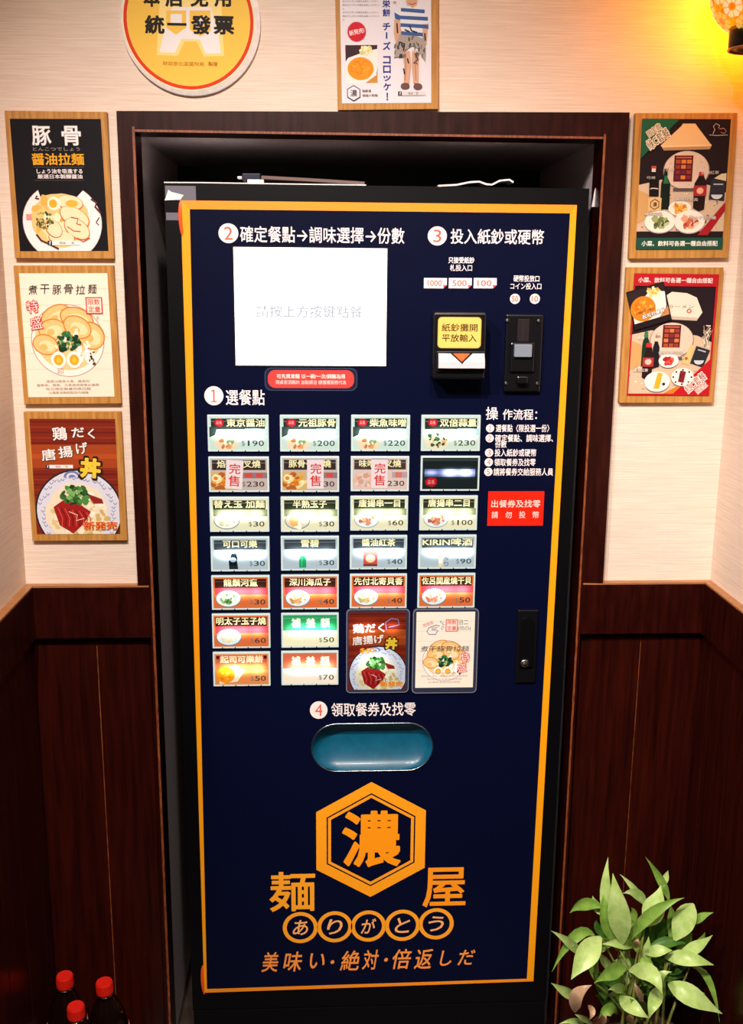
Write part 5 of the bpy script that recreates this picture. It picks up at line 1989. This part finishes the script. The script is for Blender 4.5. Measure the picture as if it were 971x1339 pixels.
bottle((-0.522, -0.088, FLOOR), (0, 0), 'cola bottle with red cap, rearmost and leftmost of three')
bottle((-0.486, -0.163, FLOOR), (0, 0), 'cola bottle with red cap, nearest and lowest of three')
bottle((-0.441, -0.106, FLOOR), (0, -0.05), 'cola bottle with red cap, rightmost of three by the wainscot')

# ================================================================== POTTED PLANT
PY = -0.20
pc = at(838, 1339, PY)
pot = thing('potted_plant', 'leafy green plant in a pot standing before the right wainscot', 'plant', (pc.x, PY, FLOOR))
ZP = 0.035
MB().lathe([(0.055, FLOOR), (0.062, FLOOR + 0.004), (0.080, ZP - 0.012), (0.086, ZP - 0.012), (0.086, ZP), (0.076, ZP), (0.074, ZP - 0.016)], pc.x, PY, 32).build('pot', 'pot', pot, 'reddish brown pot')
MB().lathe([(0.0735, ZP - 0.022), (0.0735, ZP - 0.012), (0.04, ZP - 0.008), (0.001, ZP - 0.007)], pc.x, PY, 24).build('soil', 'soil', pot)


def cpx(x, y):
    return (x / 3.4555 + 690, y / 3.4555 + 1100)


def curve3(a, b, c, t):
    return a * (1 - t) ** 2 + b * 2 * t * (1 - t) + c * t * t


CAMP = Vector((CX, CY, CZ))


def leaf(b, m_, t, wpx, dy, material, label=None, twist=0.0, blunt=False, dyt=None):
    """blade from photo-crop points base, mid, tip at depth PY + dy, width wpx crop pixels"""
    B = at(*cpx(*b), PY + dy[0])
    Mm = at(*cpx(*m_), PY + dy[1])
    Tt = at(*cpx(*t), PY + dy[2])
    C_ = (Mm - B * 0.25 - Tt * 0.25) * 2
    wd = wpx * 1.12 / 3.4555 * depth_of(Mm) / FPX
    n = 9
    v, f = [], []
    prof = [0.10, 0.42, 0.72, 0.92, 1.0, 0.94, 0.76, 0.50, 0.24, 0.02] if not blunt else [0.12, 0.4, 0.66, 0.86, 0.98, 1.0, 0.96, 0.84, 0.6, 0.1]
    for i in range(n + 1):
        s = i / n
        p = curve3(B, C_, Tt, s)
        tg = (curve3(B, C_, Tt, min(1, s + 0.02)) - curve3(B, C_, Tt, max(0, s - 0.02))).normalized()
        vw = (CAMP - p).normalized()
        side_ = tg.cross(vw).normalized()
        nr = side_.cross(tg).normalized()
        a = twist * (0.3 + s)
        sd = side_ * math.cos(a) + nr * math.sin(a)
        nn = sd.cross(tg).normalized()
        h_ = wd / 2 * prof[i]
        v += [p - sd * h_ + nn * h_ * 0.30, p - sd * h_ * 0.5 + nn * h_ * 0.08, p, p + sd * h_ * 0.5 + nn * h_ * 0.08, p + sd * h_ + nn * h_ * 0.30]
    for i in range(n):
        for k in range(4):
            f.append((i * 5 + k, i * 5 + k + 1, (i + 1) * 5 + k + 1, (i + 1) * 5 + k))
    o = MB().add(v, f, smooth=True).build('leaf', material, pot, label)
    LEAVES.append((B, o))
    return o


LEAVES = []
L_, D_, K_ = 'leaf_light', 'leaf_mid', 'leaf_dark'
LV = [
    ((372, 420), (352, 240), (362, 72), 48, (0, 0.0, 0.01), L_, 0.2),
    ((425, 465), (412, 320), (383, 145), 92, (0.0, -0.02, -0.01), L_, 0.15),
    ((395, 460), (352, 350), (340, 240), 66, (0, -0.01, 0), D_, -0.5),
    ((335, 300), (250, 282), (188, 325), 52, (0.0, 0.0, -0.02), D_, 0.5),
    ((342, 340), (310, 290), (292, 246), 40, (0.01, 0.01, 0.01), L_, 0.3),
    ((300, 425), (210, 430), (108, 590), 50, (0, -0.01, -0.03), D_, 0.5),
    ((240, 522), (190, 460), (104, 404), 38, (0, -0.02, -0.03), L_, 0.2),
    ((330, 432), (262, 515), (195, 625), 92, (0, -0.03, -0.045), L_, 0.2),
    ((522, 385), (575, 300), (600, 200), 92, (0.0, 0.0, 0.01), L_, 0.3),
    ((455, 455), (560, 325), (706, 255), 50, (0.0, -0.02, -0.02), D_, -0.3),
    ((638, 275), (600, 175), (530, 70), 34, (0.02, 0.02, 0.02), D_, 0.3),
    ((612, 205), (622, 165), (633, 132), 26, (0.02, 0.02, 0.02), L_, 0.0),
    ((540, 305), (480, 215), (414, 148), 26, (0.02, 0.01, 0.01), L_, 0.2),
    ((535, 300), (490, 235), (428, 236), 42, (0.02, 0.01, 0.0), L_, 0.3),
    ((662, 448), (705, 360), (748, 282), 88, (0.0, 0.0, 0.0), L_, 0.1, True),
    ((735, 380), (780, 345), (838, 322), 34, (0, 0, -0.01), D_, 0.3),
    ((545, 480), (630, 458), (712, 462), 46, (0.0, 0.0, 0.0), K_, 0.4),
    ((530, 510), (590, 495), (652, 494), 46, (0.0, -0.02, -0.02), L_, 0.2),
    ((680, 505), (760, 480), (834, 424), 50, (0.0, -0.01, -0.02), L_, 0.3),
    ((735, 520), (775, 470), (800, 410), 40, (0.01, 0.01, 0.0), D_, 0.3),
    ((618, 525), (720, 530), (840, 560), 62, (0.0, -0.03, -0.03), L_, 0.2),
    ((632, 640), (735, 700), (878, 780), 84, (0.0, -0.03, -0.03), L_, 0.25),
    ((740, 570), (815, 630), (866, 820), 30, (0.0, -0.01, -0.02), D_, 0.4),
    ((455, 585), (550, 600), (605, 690), 74, (0.0, -0.05, -0.07), L_, 0.25),
    ((512, 525), (545, 575), (590, 640), 58, (0.0, -0.03, -0.05), D_, -0.3),
    ((445, 575), (375, 590), (298, 640), 62, (0.0, -0.03, -0.05), D_, 0.45),
    ((415, 700), (470, 750), (545, 798), 62, (0.0, -0.05, -0.06), L_, 0.25),
    ((605, 655), (570, 720), (548, 800), 56, (0.0, -0.05, -0.06), L_, 0.2),
    ((232, 722), (170, 680), (104, 640), 40, (0.0, -0.02, -0.03), L_, 0.2),
    ((445, 690), (405, 660), (362, 672), 44, (0.0, -0.03, -0.05), L_, 0.5),
    ((295, 830), (250, 800), (212, 782), 24, (0.0, -0.03, -0.04), L_, 0.3),
    ((260, 840), (210, 812), (140, 826), 26, (0.0, -0.03, -0.04), L_, 0.3),
    ((400, 470), (330, 470), (300, 560), 50, (0.02, 0.01, 0.0), D_, 0.4),
    ((480, 480), (420, 460), (330, 465), 44, (0.02, 0.0, -0.01), L_, 0.3),
    ((500, 470), (485, 400), (455, 345), 50, (0.03, 0.03, 0.03), D_, 0.3),
    ((505, 450), (545, 400), (560, 330), 60, (0.03, 0.03, 0.03), K_, 0.3),
    ((590, 450), (600, 380), (590, 330), 60, (0.03, 0.03, 0.03), K_, -0.3),
    ((640, 450), (655, 360), (640, 280), 46, (0.02, 0.02, 0.02), D_, 0.4),
    ((420, 440), (330, 400), (310, 350), 44, (0.03, 0.03, 0.03), K_, 0.3),
    ((540, 600), (500, 560), (450, 520), 56, (0.02, 0.02, 0.01), K_, 0.4),
    ((520, 560), (540, 500), (545, 430), 44, (0.01, 0.0, 0.0), L_, 0.4),
    ((620, 600), (670, 570), (740, 560), 60, (0.02, 0.02, 0.02), K_, 0.4),
    ((560, 640), (640, 600), (720, 620), 56, (0.02, 0.02, 0.02), K_, 0.3),
    ((650, 700), (720, 680), (800, 690), 54, (0.03, 0.03, 0.02), K_, 0.3),
    ((430, 640), (370, 620), (320, 590), 56, (0.02, 0.02, 0.02), K_, 0.3),
    ((350, 720), (330, 650), (290, 590), 46, (0.02, 0.02, 0.02), K_, 0.3),
    ((460, 760), (430, 700), (370, 650), 54, (0.02, 0.01, 0.0), D_, 0.4),
    ((540, 770), (500, 740), (460, 710), 50, (0.0, -0.03, -0.05), D_, 0.4),
    ((400, 770), (360, 760), (320, 800), 50, (0.01, 0.0, 0.0), D_, 0.4),
    ((310, 640), (300, 560), (330, 520), 44, (0.02, 0.02, 0.02), D_, 0.4),
    ((460, 400), (480, 330), (465, 300), 30, (0.03, 0.03, 0.03), D_, 0.3),
    ((620, 700), (600, 620), (650, 590), 46, (0.0, -0.02, -0.02), L_, 0.5),
    ((380, 600), (350, 540), (320, 500), 40, (0.02, 0.01, 0.0), L_, 0.5),
]
for a in LV:
    leaf(a[0], a[1], a[2], a[3], a[4], a[5], None, a[6], len(a) > 7)
rg = random.Random(21)
for i in range(34):     # the fuller back of the plant
    bx, by = 520 + rg.uniform(-150, 170), 640 + rg.uniform(-150, 150)
    an = math.radians(rg.uniform(-80, 80))
    ln = rg.uniform(110, 190)
    tx, ty = bx + math.sin(an) * ln, by - math.cos(an) * ln * 0.9 + (40 if abs(an) > 1 else 0)
    tx, ty = min(max(tx, 160), 800), max(ty, 240)
    mx_, my_ = (bx + tx) / 2 + rg.uniform(-15, 15), (by + ty) / 2 - 18
    dd = rg.uniform(0.02, 0.05)
    leaf((bx, by), (mx_, my_), (tx, ty), rg.uniform(46, 70), (dd, dd, dd - 0.01), rg.choice([K_, K_, D_, D_, L_]), None, rg.uniform(-0.5, 0.6))
leaf((212, 775), (225, 700), (288, 650), 60, (0.0, -0.03, -0.03), 'leaf_dry', 'dry curled tan leaf', 0.4)
leaf((270, 740), (290, 770), (275, 810), 26, (0.0, -0.03, -0.03), 'leaf_dry', 'dry curled tan leaf', 0.4)
leaf((330, 826), (345, 800), (350, 785), 30, (0.0, -0.04, -0.04), 'leaf_dry', 'dry curled tan leaf', 0.4)
leaf((460, 830), (465, 800), (475, 785), 34, (0.0, -0.04, -0.04), 'leaf_dry', 'dry curled tan leaf', 0.2)
leaf((490, 480), (492, 460), (498, 442), 30, (0.0, -0.03, -0.03), 'leaf_dry', 'dry tan leaf sheath', 0.2)
leaf((520, 740), (500, 680), (480, 640), 24, (0.0, -0.02, -0.02), 'leaf_dry', 'dry tan leaf sheath', 0.2)
# stems from the soil up into the leaf bases
for i, (x, y) in enumerate(((405, 470), (520, 400), (650, 450), (330, 440), (450, 590), (620, 540), (690, 510), (590, 660), (420, 700), (510, 530), (730, 570), (300, 640), (540, 310))):
    top = at(*cpx(x, y), PY + 0.005)
    a = i * 2.399
    base = Vector((pc.x + 0.035 * math.cos(a), PY + 0.035 * math.sin(a), ZP - 0.012))
    mid = base.lerp(top, 0.5) + Vector((0, 0, 0.02))
    pts = [curve3(base, mid, top, s / 6) for s in range(7)]
    MB().tube(pts, [0.0032 - 0.0003 * s for s in range(7)], 7).build('stem', 'stem', pot)

bpy.data.objects.remove(_fo)
